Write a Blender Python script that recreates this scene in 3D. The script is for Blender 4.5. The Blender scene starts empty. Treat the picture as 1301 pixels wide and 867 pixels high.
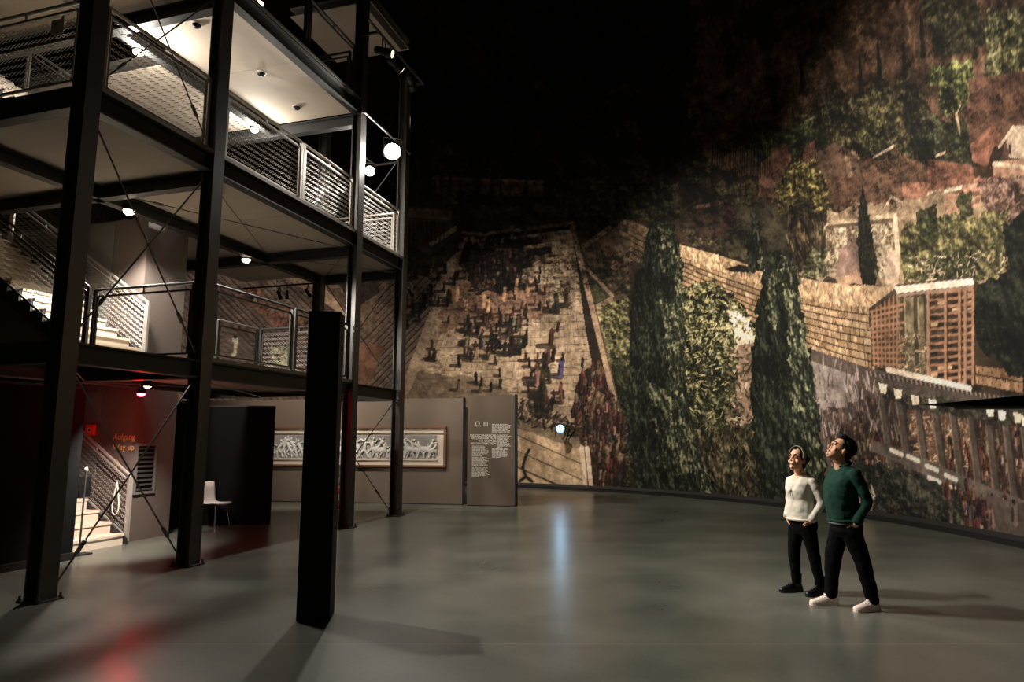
import bpy, bmesh, math, random
import numpy as np
from mathutils import Vector, Matrix

scene = bpy.context.scene
C = scene.collection

# ------------------------------------------------------------------ camera
FPX = 870.0                      # focal length in pixels of the 1301 x 867 frame
TILT = math.radians(8.05)
EYE = 1.70
cam_d = bpy.data.cameras.new('camera')
cam_d.sensor_width = 36.0
cam_d.lens = FPX / 1301.0 * 36.0
cam_d.clip_end = 200
cam = bpy.data.objects.new('camera', cam_d)
C.objects.link(cam)
cam.location = (0, 0, EYE)
cam.rotation_euler = (math.pi / 2 + TILT, 0, 0)
scene.camera = cam

# ------------------------------------------------------------------ world, exposure
w = bpy.data.worlds.new('hall_air')
scene.world = w
w.use_nodes = True
bg = w.node_tree.nodes['Background']
bg.inputs[0].default_value = (0.9, 0.95, 1.0, 1)
bg.inputs[1].default_value = 0.0
scene.view_settings.view_transform = 'Standard'
scene.view_settings.look = 'None'
scene.view_settings.gamma = 1.0
scene.view_settings.use_curve_mapping = False
scene.view_settings.exposure = 0.0
scene.cycles.use_denoising = True
scene.cycles.max_bounces = 6
scene.cycles.sample_clamp_indirect = 3.0

# tower frame: a runs along its long face (away from the camera), b runs into it
TA = math.radians(17.0)
TO = Vector((-4.97, 7.52, 0))
AV = Vector((math.sin(TA), math.cos(TA), 0))
BV = Vector((-math.cos(TA), math.sin(TA), 0))
def tw(a, b, z): return TO + AV * a + BV * b + Vector((0, 0, z))

# ------------------------------------------------------------------ lights (each hangs in a fixture built further down)
def light(kind, name, loc, energy, color=(1, 1, 1), size=0.1, aim=None, cone=90, blend=0.5):
    d = bpy.data.lights.new(name, kind)
    d.energy = energy; d.color = color
    d.shadow_soft_size = size
    o = bpy.data.objects.new(name, d)
    C.objects.link(o)
    o.location = loc
    if kind == 'SPOT':
        d.spot_size = math.radians(cone); d.spot_blend = blend
    if aim is not None:
        v = Vector(aim) - Vector(loc)
        o.rotation_euler = v.to_track_quat('-Z', 'Y').to_euler()
    return o
WARM = (1.0, 0.88, 0.74)
NEUT = (1.0, 0.93, 0.84)
COOL = (0.93, 0.97, 1.0)
KEY = tw(7.35, -0.16, 8.02)              # big flood lamp at the far corner of the tower
KEY2 = tw(8.0, 0.75, 7.92)               # its smaller neighbour
light('SPOT', 'flood_beam', KEY + Vector((0.06, -0.10, -0.13)), 1600, NEUT, 0.10, (1.2, 4.5, 0), 155, 0.25)
light('SPOT', 'flood_beam_rear', KEY2 + Vector((-0.02, 0.0, -0.12)), 700, NEUT, 0.08, tw(5.5, 0.8, 5.8), 150, 0.6)
FRONT = tw(1.0, -0.32, 8.05)             # spotlight on the near corner of the top gallery, trained on the visitors
light('SPOT', 'visitor_beam', FRONT + (Vector((3.2, 7.3, 1.0)) - FRONT).normalized() * 0.24, 2500, NEUT, 0.07, (3.0, 7.0, 0.5), 62, 0.9)
FRONT2 = tw(1.55, -0.32, 8.05)           # narrow lamp added beside it to brighten the two visitors
light('SPOT', 'added_visitor_fill', FRONT2 + (Vector((3.3, 7.5, 1.2)) - FRONT2).normalized() * 0.24, 2400, NEUT, 0.05, (3.3, 7.5, 1.05), 26, 0.9)
# spotlights of the upper gallery that wash the printed wall
PANO = [  # lamp position, aim, watts, cone
    (tw(6.3, -0.45, 9.75), (8.0, 12.5, 6.2), 6400, 66),
    (tw(6.8, -0.45, 9.75), (5.5, 19.5, 4.8), 5600, 62),
    (tw(7.6, -0.45, 9.75), (0.3, 24.0, 3.8), 5600, 56),
]
for k, (p, t, e, c) in enumerate(PANO):
    dv = (Vector(t) - p).normalized()
    light('SPOT', 'gallery_spot_beam', p + dv * 0.22, e, WARM, 0.06, t, c, 0.9)
# bulkhead lamps under each gallery floor
BULK = [(2.66, 2.17, 8.12, 210), (5.7, 2.2, 8.12, 120), (2.57, 2.0, 5.30, 1000), (5.67, 2.2, 5.30, 25), (5.69, 2.24, 11.0, 8)]
for a, b, z, e in BULK:
    if 5 < z < 6:
        light('SPOT', 'bulkhead_glow', tw(a, b, z - 0.12), e, NEUT, 0.22, tw(a, b - (1.6 if a < 4 else 0.2), 0), 155, 0.2)
    else:
        light('POINT', 'bulkhead_glow', tw(a, b, z - 0.20), e, NEUT, 0.07)
STAIRLAMP = tw(2.35, 1.15, 2.50)
light('SPOT', 'stair_beam', STAIRLAMP + Vector((0, 0, -0.10)), 620, NEUT, 0.05, tw(2.80, 2.35, 0.1), 86, 0.75)
REDLAMP = tw(2.35, 1.25, 2.40)
light('SPOT', 'red_glow', tw(2.75, 1.66, 2.28), 14, (1.0, 0.03, 0.04), 0.05, tw(3.46, 2.9, 1.7), 110, 0.8)
# track lamps at the back of the gallery that light the display wall
for b_, t_, e_ in ((3.0, (-6.0, 18.7, 1.5), 620), (2.42, (-2.6, 18.1, 1.6), 700), (4.0, (-9.0, 25.1, 4.6), 1300)):
    light('SPOT', 'track_beam', tw(8.20, b_, 5.14) + (Vector(t_) - tw(8.20, b_, 5.14)).normalized() * 0.14, e_, WARM, 0.04, t_, 80, 0.8)
light('SPOT', 'panel_beam', tw(8.25, -0.25, 5.0) + Vector((0.06, 0.12, -0.10)), 380, WARM, 0.04, (-0.5, 17.6, 1.6), 60, 0.8)
BLUE = (1.58, 22.55, 1.99)
light('SPOT', 'blue_beam', (1.52, 22.15, 1.97), 22, (0.45, 0.75, 1.0), 0.06, (0.9, 12.0, 0.0), 80, 0.8)

# ------------------------------------------------------------------ materials (all node based)
def new_mat(name):
    m = bpy.data.materials.new(name); m.use_nodes = True
    nt = m.node_tree
    return m, nt, nt.nodes['Principled BSDF']
def srgb(r, g, b):
    f = lambda c: (c / 255 / 12.92) if c / 255 <= 0.04045 else ((c / 255 + 0.055) / 1.055) ** 2.4
    return (f(r), f(g), f(b), 1)
def mat(name, col, rough=0.5, metal=0.0, noise=0.0, nscale=8.0, bump=0.0, bscale=60.0, emit=0.0, spec=0.5, stretch=(1, 1, 1), coat=0.0):
    m, nt, p = new_mat(name)
    c = srgb(*col)
    p.inputs['Base Color'].default_value = c
    p.inputs['Roughness'].default_value = rough
    p.inputs['Metallic'].default_value = metal
    p.inputs['Specular IOR Level'].default_value = spec
    p.inputs['Coat Weight'].default_value = coat
    tc = nt.nodes.new('ShaderNodeTexCoord')
    mp = nt.nodes.new('ShaderNodeMapping'); mp.inputs['Scale'].default_value = stretch
    nt.links.new(tc.outputs['Object'], mp.inputs['Vector'])
    if noise:
        n = nt.nodes.new('ShaderNodeTexNoise'); n.inputs['Scale'].default_value = nscale; n.inputs['Detail'].default_value = 5
        nt.links.new(mp.outputs[0], n.inputs['Vector'])
        r = nt.nodes.new('ShaderNodeMix'); r.data_type = 'RGBA'
        r.inputs['A'].default_value = tuple(x * (1 - noise) for x in c[:3]) + (1,)
        r.inputs['B'].default_value = tuple(min(1, x * (1 + noise)) for x in c[:3]) + (1,)
        nt.links.new(n.outputs['Fac'], r.inputs['Factor'])
        nt.links.new(r.outputs['Result'], p.inputs['Base Color'])
    if bump:
        n2 = nt.nodes.new('ShaderNodeTexNoise'); n2.inputs['Scale'].default_value = bscale; n2.inputs['Detail'].default_value = 4
        nt.links.new(mp.outputs[0], n2.inputs['Vector'])
        b = nt.nodes.new('ShaderNodeBump'); b.inputs['Strength'].default_value = bump; b.inputs['Distance'].default_value = 0.01
        nt.links.new(n2.outputs['Fac'], b.inputs['Height'])
        nt.links.new(b.outputs[0], p.inputs['Normal'])
    if emit:
        p.inputs['Emission Color'].default_value = c
        p.inputs['Emission Strength'].default_value = emit
    return m
def vcol_mat(name, rough=0.7, bump=0.0):
    m, nt, p = new_mat(name)
    at = nt.nodes.new('ShaderNodeVertexColor'); at.layer_name = 'print'
    n = nt.nodes.new('ShaderNodeTexNoise'); n.inputs['Scale'].default_value = 14; n.inputs['Detail'].default_value = 6
    tc = nt.nodes.new('ShaderNodeTexCoord'); nt.links.new(tc.outputs['Object'], n.inputs['Vector'])
    mr = nt.nodes.new('ShaderNodeMapRange'); mr.inputs['To Min'].default_value = 0.72; mr.inputs['To Max'].default_value = 1.28
    nt.links.new(n.outputs['Fac'], mr.inputs['Value'])
    mx = nt.nodes.new('ShaderNodeVectorMath'); mx.operation = 'SCALE'
    nt.links.new(at.outputs['Color'], mx.inputs[0]); nt.links.new(mr.outputs[0], mx.inputs['Scale'])
    nt.links.new(mx.outputs[0], p.inputs['Base Color'])
    p.inputs['Roughness'].default_value = rough
    p.inputs['Specular IOR Level'].default_value = 0.25
    return m

M = {}
M['steel'] = mat('dark_steel_paint', (72, 70, 67), 0.36, 0.4, 0.25, 5, 0.05, 80)
M['beam'] = mat('charcoal_beam_paint', (40, 40, 39), 0.5, 0.2, 0.2, 4)
M['rail'] = mat('galvanised_rail', (176, 170, 162), 0.42, 0.45, 0.2, 9)
M['raildark'] = mat('painted_rail', (84, 82, 78), 0.4, 0.6, 0.2, 9)
M['net'] = mat('stainless_cable_net', (196, 190, 182), 0.35, 0.8)
M['cable'] = mat('bracing_rod', (120, 118, 114), 0.38, 0.8)
M['soffit'] = mat('beige_soffit_board', (176, 164, 148), 0.75, 0, 0.10, 3, 0.03, 60)
M['deck'] = mat('deck_edge_plate', (120, 114, 106), 0.5, 0.4, 0.2, 6)
M['step'] = mat('pale_stone_step', (214, 200, 180), 0.6, 0, 0.10, 10)
M['core'] = mat('brown_grey_core_plaster', (88, 77, 70), 0.7, 0, 0.14, 3, 0.08, 50)
M['core2'] = mat('grey_core_panel', (96, 94, 88), 0.7, 0, 0.12, 3)
M['black'] = mat('matt_black_board', (7, 7, 7), 0.8, 0, 0.3, 4, spec=0.15)
M['pillar'] = mat('black_pillar_lacquer', (6, 6, 6), 0.7, 0, 0.2, 3, spec=0.25)
M['panel'] = mat('taupe_exhibition_panel', (104, 91, 79), 0.75, 0, 0.08, 2, 0.03, 40)
M['paneledge'] = mat('black_panel_edge', (16, 15, 15), 0.6)
M['white'] = mat('white_lacquer', (226, 222, 214), 0.5)
M['letter'] = mat('white_vinyl_letter', (238, 234, 226), 0.6)
M['gold'] = mat('gold_vinyl_letter', (196, 156, 92), 0.6)
M['frame'] = mat('oiled_wood_frame', (116, 80, 60), 0.5, 0, 0.3, 12, stretch=(1, 8, 8))
M['mount'] = mat('cream_mount_board', (206, 194, 178), 0.8)
M['red'] = mat('signal_red_enamel', (190, 22, 24), 0.35)
M['orange'] = mat('orange_red_casing', (226, 66, 30), 0.45)
M['lampbody'] = mat('black_lamp_housing', (22, 22, 23), 0.45, 0.4)
M['chrome'] = mat('polished_chrome', (190, 190, 190), 0.2, 1.0)
M['rope'] = mat('white_cord', (222, 214, 200), 0.8)
M['rubber'] = mat('black_rubber', (18, 18, 18), 0.8)
M['skirt'] = mat('black_wall_skirting', (14, 13, 13), 0.55)
M['roof'] = mat('black_hall_roof', (10, 10, 11), 0.9)
def emit_mat(name, col, strength):
    m, nt, p = new_mat(name)
    p.inputs['Base Color'].default_value = (0.8, 0.8, 0.8, 1)
    p.inputs['Emission Color'].default_value = srgb(*col)
    p.inputs['Emission Strength'].default_value = strength
    return m
M['lens_key'] = emit_mat('flood_lens', (255, 246, 232), 60)
M['lens_spot'] = emit_mat('spot_lens', (255, 228, 190), 1.5)
M['lens_bulk'] = emit_mat('bulkhead_lens', (255, 232, 200), 22)
M['lens_dim'] = emit_mat('dim_lens', (255, 228, 196), 9)
M['lens_red'] = emit_mat('red_lens', (255, 10, 16), 320)
M['lens_blue'] = emit_mat('blue_lens', (90, 190, 255), 5)

# floor: dark green-grey polished screed with sheet seams
m, nt, p = new_mat('polished_grey_green_floor')
tc = nt.nodes.new('ShaderNodeTexCoord')
n1 = nt.nodes.new('ShaderNodeTexNoise'); n1.inputs['Scale'].default_value = 0.9; n1.inputs['Detail'].default_value = 4; n1.inputs['Roughness'].default_value = 0.5
n2 = nt.nodes.new('ShaderNodeTexNoise'); n2.inputs['Scale'].default_value = 26; n2.inputs['Detail'].default_value = 6
nt.links.new(tc.outputs['Object'], n1.inputs['Vector']); nt.links.new(tc.outputs['Object'], n2.inputs['Vector'])
ad = nt.nodes.new('ShaderNodeMath'); ad.operation = 'MULTIPLY_ADD'; ad.inputs[1].default_value = 0.35
nt.links.new(n2.outputs['Fac'], ad.inputs[0]); nt.links.new(n1.outputs['Fac'], ad.inputs[2])
cr = nt.nodes.new('ShaderNodeValToRGB')
cr.color_ramp.elements[0].position = 0.42; cr.color_ramp.elements[0].color = srgb(70, 73, 66)
cr.color_ramp.elements[1].position = 0.86; cr.color_ramp.elements[1].color = srgb(102, 103, 94)
nt.links.new(ad.outputs[0], cr.inputs['Fac'])
sx = nt.nodes.new('ShaderNodeSeparateXYZ'); nt.links.new(tc.outputs['Object'], sx.inputs[0])
md = nt.nodes.new('ShaderNodeMath'); md.operation = 'PINGPONG'; md.inputs[1].default_value = 1.5
nt.links.new(sx.outputs['Y'], md.inputs[0])
ls = nt.nodes.new('ShaderNodeMath'); ls.operation = 'LESS_THAN'; ls.inputs[1].default_value = 0.006
nt.links.new(md.outputs[0], ls.inputs[0])
mxs = nt.nodes.new('ShaderNodeMix'); mxs.data_type = 'RGBA'; mxs.inputs['B'].default_value = srgb(128, 122, 108)
nt.links.new(ls.outputs[0], mxs.inputs['Factor']); nt.links.new(cr.outputs[0], mxs.inputs['A'])
nt.links.new(mxs.outputs['Result'], p.inputs['Base Color'])
rr = nt.nodes.new('ShaderNodeMapRange'); rr.inputs['To Min'].default_value = 0.265; rr.inputs['To Max'].default_value = 0.295
nt.links.new(n1.outputs['Fac'], rr.inputs['Value']); nt.links.new(rr.outputs[0], p.inputs['Roughness'])
bp = nt.nodes.new('ShaderNodeBump'); bp.inputs['Strength'].default_value = 0.01; bp.inputs['Distance'].default_value = 0.01
nt.links.new(n2.outputs['Fac'], bp.inputs['Height']); nt.links.new(bp.outputs[0], p.inputs['Normal'])
M['floor'] = m

# ------------------------------------------------------------------ mesh helpers
def tag(o, label=None, cat=None, group=None, kind=None):
    if label: o['label'] = label
    if cat: o['category'] = cat
    if group: o['group'] = group
    if kind: o['kind'] = kind
    return o
def empty(name, loc, label, cat, group=None, kind=None):
    o = bpy.data.objects.new(name, None)
    o.empty_display_size = 0.1
    C.objects.link(o); o.location = loc
    return tag(o, label, cat, group, kind)
def basis(d, up=Vector((0, 0, 1))):
    d = d.normalized()
    if abs(d.dot(up)) > 0.999: up = AV
    s = d.cross(up).normalized()
    return s, s.cross(d).normalized()
class MB:
    """collects vertices and faces of ONE part, in world coordinates"""
    def __init__(self): self.v = []; self.f = []
    def add(self, vs, fs):
        k = len(self.v); self.v += [Vector(q) for q in vs]; self.f += [tuple(i + k for i in q) for q in fs]; return self
    def box8(self, p): return self.add(p, [(0, 3, 2, 1), (4, 5, 6, 7), (0, 1, 5, 4), (1, 2, 6, 5), (2, 3, 7, 6), (3, 0, 4, 7)])
    def tbox(self, a0, a1, b0, b1, z0, z1):            # box in the tower frame
        return self.box8([tw(a0, b1, z0), tw(a1, b1, z0), tw(a1, b0, z0), tw(a0, b0, z0), tw(a0, b1, z1), tw(a1, b1, z1), tw(a1, b0, z1), tw(a0, b0, z1)])
    def box(self, x0, x1, y0, y1, z0, z1, rot=0, c=(0, 0, 0)):
        R = Matrix.Rotation(rot, 3, 'Z'); c = Vector(c)
        return self.box8([c + R @ Vector(q) for q in [(x0, y0, z0), (x1, y0, z0), (x1, y1, z0), (x0, y1, z0), (x0, y0, z1), (x1, y0, z1), (x1, y1, z1), (x0, y1, z1)]])
    def bar(self, p, q, w, h, up=Vector((0, 0, 1))):   # rectangular bar
        p, q = Vector(p), Vector(q); s, u = basis(q - p, up); s = s * (w / 2); u = u * (h / 2)
        return self.box8([p - s - u, p + s - u, q + s - u, q - s - u, p - s + u, p + s + u, q + s + u, q - s + u])
    def tube(self, pts, r, n=8, close=False, cap=True):
        pts = [Vector(q) for q in pts]; rs = r if isinstance(r, (list, tuple)) else [r] * len(pts)
        m = len(pts); vs = []; fs = []; su = None
        for i, q in enumerate(pts):
            d = (pts[(i + 1) % m] - pts[i - 1]) if close else (pts[min(i + 1, m - 1)] - pts[max(i - 1, 0)])
            if su is None: s, u = basis(d); su = s
            else:
                dn = d.normalized(); s = su - dn * su.dot(dn)
                s = s.normalized() if s.length > 1e-6 else basis(d)[0]; u = s.cross(dn).normalized(); su = s
            for k in range(n):
                t = 2 * math.pi * k / n; vs.append(q + s * (rs[i] * math.cos(t)) + u * (rs[i] * math.sin(t)))
        for i in range(m if close else m - 1):
            j = (i + 1) % m
            for k in range(n): fs.append((i * n + k, i * n + (k + 1) % n, j * n + (k + 1) % n, j * n + k))
        if cap and not close: fs += [tuple(range(n))[::-1], tuple(range((m - 1) * n, m * n))]
        return self.add(vs, fs)
    def lathe(self, c, axis, prof, n=20):              # prof: (radius, distance along axis)
        c = Vector(c); ax = Vector(axis).normalized(); s, u = basis(ax); vs = []; fs = []
        for r, h in prof:
            for k in range(n):
                t = 2 * math.pi * k / n; vs.append(c + ax * h + s * (r * math.cos(t)) + u * (r * math.sin(t)))
        for i in range(len(prof) - 1):
            for k in range(n): fs.append((i * n + k, i * n + (k + 1) % n, (i + 1) * n + (k + 1) % n, (i + 1) * n + k))
        fs += [tuple(range(n))[::-1], tuple(range((len(prof) - 1) * n, len(prof) * n))]
        return self.add(vs, fs)
    def prism(self, pts, off):                         # polygon pts extruded by vector off
        n = len(pts); pts = [Vector(q) for q in pts]; off = Vector(off)
        return self.add(pts + [q + off for q in pts], [tuple(range(n))[::-1], tuple(range(n, 2 * n))] + [(i, (i + 1) % n, n + (i + 1) % n, n + i) for i in range(n)])
    def build(self, name, material, parent=None, smooth=False, bevel=0.0, label=None, base=False):
        lo = Vector((min(q.x for q in self.v), min(q.y for q in self.v), min(q.z for q in self.v)))
        hi = Vector((max(q.x for q in self.v), max(q.y for q in self.v), max(q.z for q in self.v)))
        o0 = (lo + hi) / 2
        if base or parent is None: o0.z = lo.z
        me = bpy.data.meshes.new(name)
        me.from_pydata([q - o0 for q in self.v], [], self.f)
        bm = bmesh.new(); bm.from_mesh(me); bmesh.ops.recalc_face_normals(bm, faces=bm.faces); bm.to_mesh(me); bm.free()
        me.materials.append(M[material] if isinstance(material, str) else material)
        if smooth: me.polygons.foreach_set('use_smooth', [True] * len(me.polygons))
        o = bpy.data.objects.new(name, me); C.objects.link(o)
        place(o, o0, parent)
        if bevel:
            b = o.modifiers.new('bevel', 'BEVEL'); b.width = bevel; b.segments = 2; b.limit_method = 'ANGLE'
        if label: o['label'] = label
        return o
WORLD_LOC = {}
def place(o, loc, parent):
    WORLD_LOC[o.name] = Vector(loc)
    if parent is not None:
        o.parent = parent
        o.location = Vector(loc) - WORLD_LOC.get(parent.name, Vector(parent.location))
    else: o.location = loc
def root(name, loc, label, cat, group=None):
    o = empty(name, loc, label, cat, group); WORLD_LOC[o.name] = Vector(loc); return o
def text_obj(name, s, size, loc, xdir, material, parent, align='LEFT', depth=0.004, space=1.0, bold=0.0):
    cu = bpy.data.curves.new(name, 'FONT'); cu.offset = bold; cu.body = s; cu.size = size; cu.align_x = align; cu.extrude = depth; cu.space_line = 1.0; cu.space_character = space
    tmp = bpy.data.objects.new(name + '_tmp', cu); C.objects.link(tmp)
    dg = bpy.context.evaluated_depsgraph_get()
    me = bpy.data.meshes.new_from_object(tmp.evaluated_get(dg)); bpy.data.objects.remove(tmp)
    x = Vector(xdir).normalized(); up = Vector((0, 0, 1)); nrm = x.cross(up)
    Mx = Matrix((x, up, nrm)).transposed()
    me.transform(Mx.to_4x4()); me.materials.clear(); me.materials.append(M[material])
    o = bpy.data.objects.new(name, me); C.objects.link(o); place(o, Vector(loc), parent); return o

# ------------------------------------------------------------------ the hall: floor, roof, round wall
HC = Vector((-6.0, 11.5, 0)); HR = 14.0; HH = 21.0
def wall_pt(th, z, r=HR): return Vector((HC.x + r * math.sin(th), HC.y + r * math.cos(th), z))
n = 160
mb = MB(); mb.add([wall_pt(2 * math.pi * k / n, 0, HR + 0.3) for k in range(n)] + [wall_pt(2 * math.pi * k / n, -0.2, HR + 0.3) for k in range(n)],
                  [tuple(range(n))[::-1], tuple(range(n, 2 * n))] + [(k, (k + 1) % n, n + (k + 1) % n, n + k) for k in range(n)])
o = mb.build('floor', 'floor'); tag(o, 'polished dark grey-green hall floor', None, None, 'structure')
o.location = (0, 0, 0); o.data.transform(Matrix.Translation((HC.x, HC.y, -0.2)))
mb = MB(); mb.add([wall_pt(2 * math.pi * k / n, HH, HR + 0.3) for k in range(n)] + [wall_pt(2 * math.pi * k / n, HH + 0.2, HR + 0.3) for k in range(n)],
                  [tuple(range(n))[::-1], tuple(range(n, 2 * n))] + [(k, (k + 1) % n, n + (k + 1) % n, n + k) for k in range(n)])
tag(mb.build('ceiling', 'roof'), 'black hall roof', None, None, 'structure')
# skirting at the foot of the printed wall
mb = MB(); prof = [(HR - 0.004, 0.0), (HR - 0.10, 0.0), (HR - 0.10, 0.06), (HR - 0.03, 0.09), (HR - 0.004, 0.17)]
k0, k1 = -60, 115
vs = []; fs = []
for i, d in enumerate(range(k0, k1 + 1)):
    for r, z in prof: vs.append(wall_pt(math.radians(d), z, r))
L = len(prof)
for i in range(k1 - k0):
    for j in range(L): fs.append((i * L + j, i * L + (j + 1) % L, (i + 1) * L + (j + 1) % L, (i + 1) * L + j))
mb.add(vs, fs)
tag(mb.build('baseboard_panorama', 'skirt'), 'black skirting at the foot of the printed round wall', None, None, 'structure')

# ------------------------------------------------------------------ steel viewing tower: frame, floors, bracing
L2, L3, L4, L5 = 2.82, 5.82, 8.64, 11.2
tower = root('steel_viewing_tower', tw(0, 0, 0), 'dark steel viewing tower with stacked gallery floors and crossed bracing rods', 'tower')
CW = 0.105
def column(a, b, z0, z1):
    t, f = 0.018, 0.026
    pts = [(-CW, -CW), (CW, -CW), (CW, -CW + f), (t, -CW + f), (t, CW - f), (CW, CW - f), (CW, CW), (-CW, CW), (-CW, CW - f), (-t, CW - f), (-t, -CW + f), (-CW, -CW + f)]
    c = MB().prism([tw(a + x, b + y, z0) for x, y in pts], (0, 0, z1 - z0)).build('column', 'steel', tower)
    if z0 < 0.1:
        MB().tbox(a - 0.15, a + 0.15, b - 0.15, b + 0.15, 0.0, 0.02).build('base_plate', 'steel', c)
        for sx in (-1, 1):
            for sy in (-1, 1):
                MB().lathe(tw(a + sx * 0.127, b + sy * 0.127, 0.02), (0, 0, 1), [(0.022, 0), (0.022, 0.02), (0.012, 0.022), (0.012, 0.05)], 6).build('anchor_bolt', 'steel', c)
    return c
AG = [0.0, 2.1, 6.17, 8.25]
for a, top in zip(AG, (12.6, 12.6, 12.6, 10.25)): column(a, 0, 0.0, top)
column(8.25, 2.15, 0.0, 12.0)
column(0.0, 4.1, 0.0, 12.0)
def beam(p, q, d, wd=0.16, name='beam', m='beam'):     # I beam from p to q, top flange at the given height
    p, q = Vector(p), Vector(q); s, u = basis(q - p); h = d / 2; f = 0.022; t = 0.014; x = wd / 2
    prof = [(-x, 0), (x, 0), (x, -f), (t / 2, -f), (t / 2, -d + f), (x, -d + f), (x, -d), (-x, -d), (-x, -d + f), (-t / 2, -d + f), (-t / 2, -f), (-x, -f)]
    return MB().prism([p + s * i + u * j for i, j in prof], q - p).build(name, m, tower)
g = 0.105
for z, d, bays in ((L2 - 0.06, 0.24, ((0, 1), (1, 2), (2, 3))), (L3 - 0.06, 0.26, ((0, 1), (1, 2), (2, 3))), (L4 - 0.06, 0.28, ((0, 1), (1, 2))), (L5, 0.25, ((2, 3),))):
    for i, j in bays: beam(tw(AG[i] + g, 0, z), tw(AG[j] - g, 0, z), d)
for z, d, a0, a1 in ((L2 - 0.1, 0.22, 0.0, 6.08), (L3 - 0.3, 0.2, 0.0, 8.12), (L4 - 0.3, 0.2, 0.0, 6.08)):
    beam(tw(a0, 2.1, z), tw(a1, 2.1, z), d)
for a in AG:
    for z, d, be in ((L2 - 0.06, 0.24, 2.0 if a > 7 else 4.0), (L3 - 0.06 if a < 1 else L3 - 0.3, 0.26 if a < 1 else 0.2, 2.0 if a > 7 else 5.9), (L4 - 0.06 if a < 1 else L4 - 0.3, 0.24, 5.9 if a < 7 else 0)):
        if be and not (a in (6.17,) and be > 5 and False): beam(tw(a, g, z), tw(a, be, z), d)
# gallery floors: edge plate, walking deck, soffit boards
def deck(a0, a1, b0, b1, top, soffit, na, nb, skip=()):
    MB().tbox(a0, a1, b0, b1, top - 0.05, top).build('gallery_floor', 'deck', tower)
    da, db = (a1 - a0) / na, (b1 - b0) / nb
    for i in range(na):
        for j in range(nb):
            if (i, j) in skip: continue
            MB().tbox(a0 + i * da + 0.004, a0 + (i + 1) * da - 0.004, b0 + j * db + 0.004, b0 + (j + 1) * db - 0.004, soffit, soffit + 0.02).build('soffit_board', 'soffit', tower)
deck(2.1, 6.08, 0.09, 2.1, L2, L2 - 0.20, 2, 1)
deck(0.0, 8.25, 0.09, 2.0, L3, L3 - 0.28, 4, 1)
deck(0.0, 2.1, 2.0, 6.0, L3, L3 - 0.28, 1, 2)
deck(4.4, 8.25, 2.0, 4.3, L3, L3 - 0.28, 2, 1)
deck(0.0, 6.08, 0.09, 2.0, L4, L4 - 0.28, 3, 1)
deck(0.0, 2.1, 2.0, 6.0, L4, L4 - 0.28, 1, 2)
deck(3.45, 6.08, 2.0, 6.0, L4, L4 - 0.28, 2, 2)
deck(6.3, 8.25, -0.1, 1.9, L5, L5 - 0.22, 1, 1)
MB().tbox(0.0, 6.08, -0.09, 0.09, L4 - 0.05, L4).build('edge_plate', 'deck', tower)
MB().tbox(0.0, 8.25, -0.09, 0.09, L3 - 0.055, L3).build('edge_plate', 'deck', tower)
MB().tbox(2.1, 6.08, -0.09, 0.09, L2 - 0.055, L2).build('edge_plate', 'deck', tower)
# bracing rods with turnbuckles
def rod(p, q, r=0.011, tb=0.14, m='cable'):
    p, q = Vector(p), Vector(q); d = (q - p).normalized()
    b = MB().tube([p, q], r, 6).build('bracing_rod', m, tower)
    c = p + (q - p) * tb
    MB().lathe(c, d, [(0.012, 0), (0.024, 0.02), (0.024, 0.16), (0.012, 0.18)], 8).build('turnbuckle', m, b)
def cross(pa, pb, z0, z1, ring=True):                  # X between two column lines
    p0, p1, q0, q1 = Vector(pa) + Vector((0, 0, z0)), Vector(pa) + Vector((0, 0, z1)), Vector(pb) + Vector((0, 0, z0)), Vector(pb) + Vector((0, 0, z1))
    rod(p0, q1); rod(q0, p1)
cA, cB, cC, cD = (tw(AG[0] + .12, 0, 0), tw(AG[1] - .12, 0, 0), tw(AG[3], .12, 0), tw(AG[3], 2.03, 0))
for z0, z1 in ((0.08, L2 - 0.35), (L2 + 0.05, L3 - 0.4), (L3 + 0.05, L4 - 0.4)):
    cross(cA, cB, z0, z1); cross(cC, cD, z0, z1)
for a0, a1 in ((2.2, 6.0), (6.15, 8.15)):              # wind bracing below the gallery soffits
    rod(tw(a0, 0.15, L3 - 0.36), tw(a1, 1.95, L3 - 0.36), 0.009); rod(tw(a0, 1.95, L3 - 0.36), tw(a1, 0.15, L3 - 0.36), 0.009)
for z in (L2 - 0.3,):
    rod(tw(0.2, 0.15, z), tw(2.0, 1.95, z), 0.009); rod(tw(2.2, 0.15, z), tw(6.0, 1.95, z), 0.009); rod(tw(2.2, 1.95, z), tw(6.0, 0.15, z), 0.009)

# ------------------------------------------------------------------ railings with cable net
def net_mesh(p0, p1, z0, z1, cell_w=0.07, cell_h=0.046, r=0.0030):
    """diamond cable net filling the slanted rectangle p0..p1 from height z0 to z1 above its base line"""
    p0, p1 = Vector(p0), Vector(p1); d = p1 - p0; Ln = Vector((d.x, d.y, 0)).length
    nw = max(4, int(Ln / cell_w)); nh = max(3, int((z1 - z0) / cell_h)); b = MB()
    hor = Vector((d.x, d.y, 0)).normalized(); nrm = Vector((-hor.y, hor.x, 0)); up = Vector((0, 0, 1))
    for j in range(nh + 1):
        vs = []; fs = []
        for i in range(nw * 2 + 1):
            t = i / (nw * 2)
            zz = z0 + (z1 - z0) * min(1, max(0, (j + (0.5 if i % 2 else 0.0) * (1 if j % 2 else -1)) / nh))
            c = p0 + d * t + up * zz
            vs += [c + up * r * 1.2, c - up * r + nrm * r, c - up * r - nrm * r]
            if i:
                for k in range(3): fs.append(((i - 1) * 3 + k, (i - 1) * 3 + (k + 1) % 3, i * 3 + (k + 1) % 3, i * 3 + k))
        b.add(vs, fs)
    return b
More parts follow.
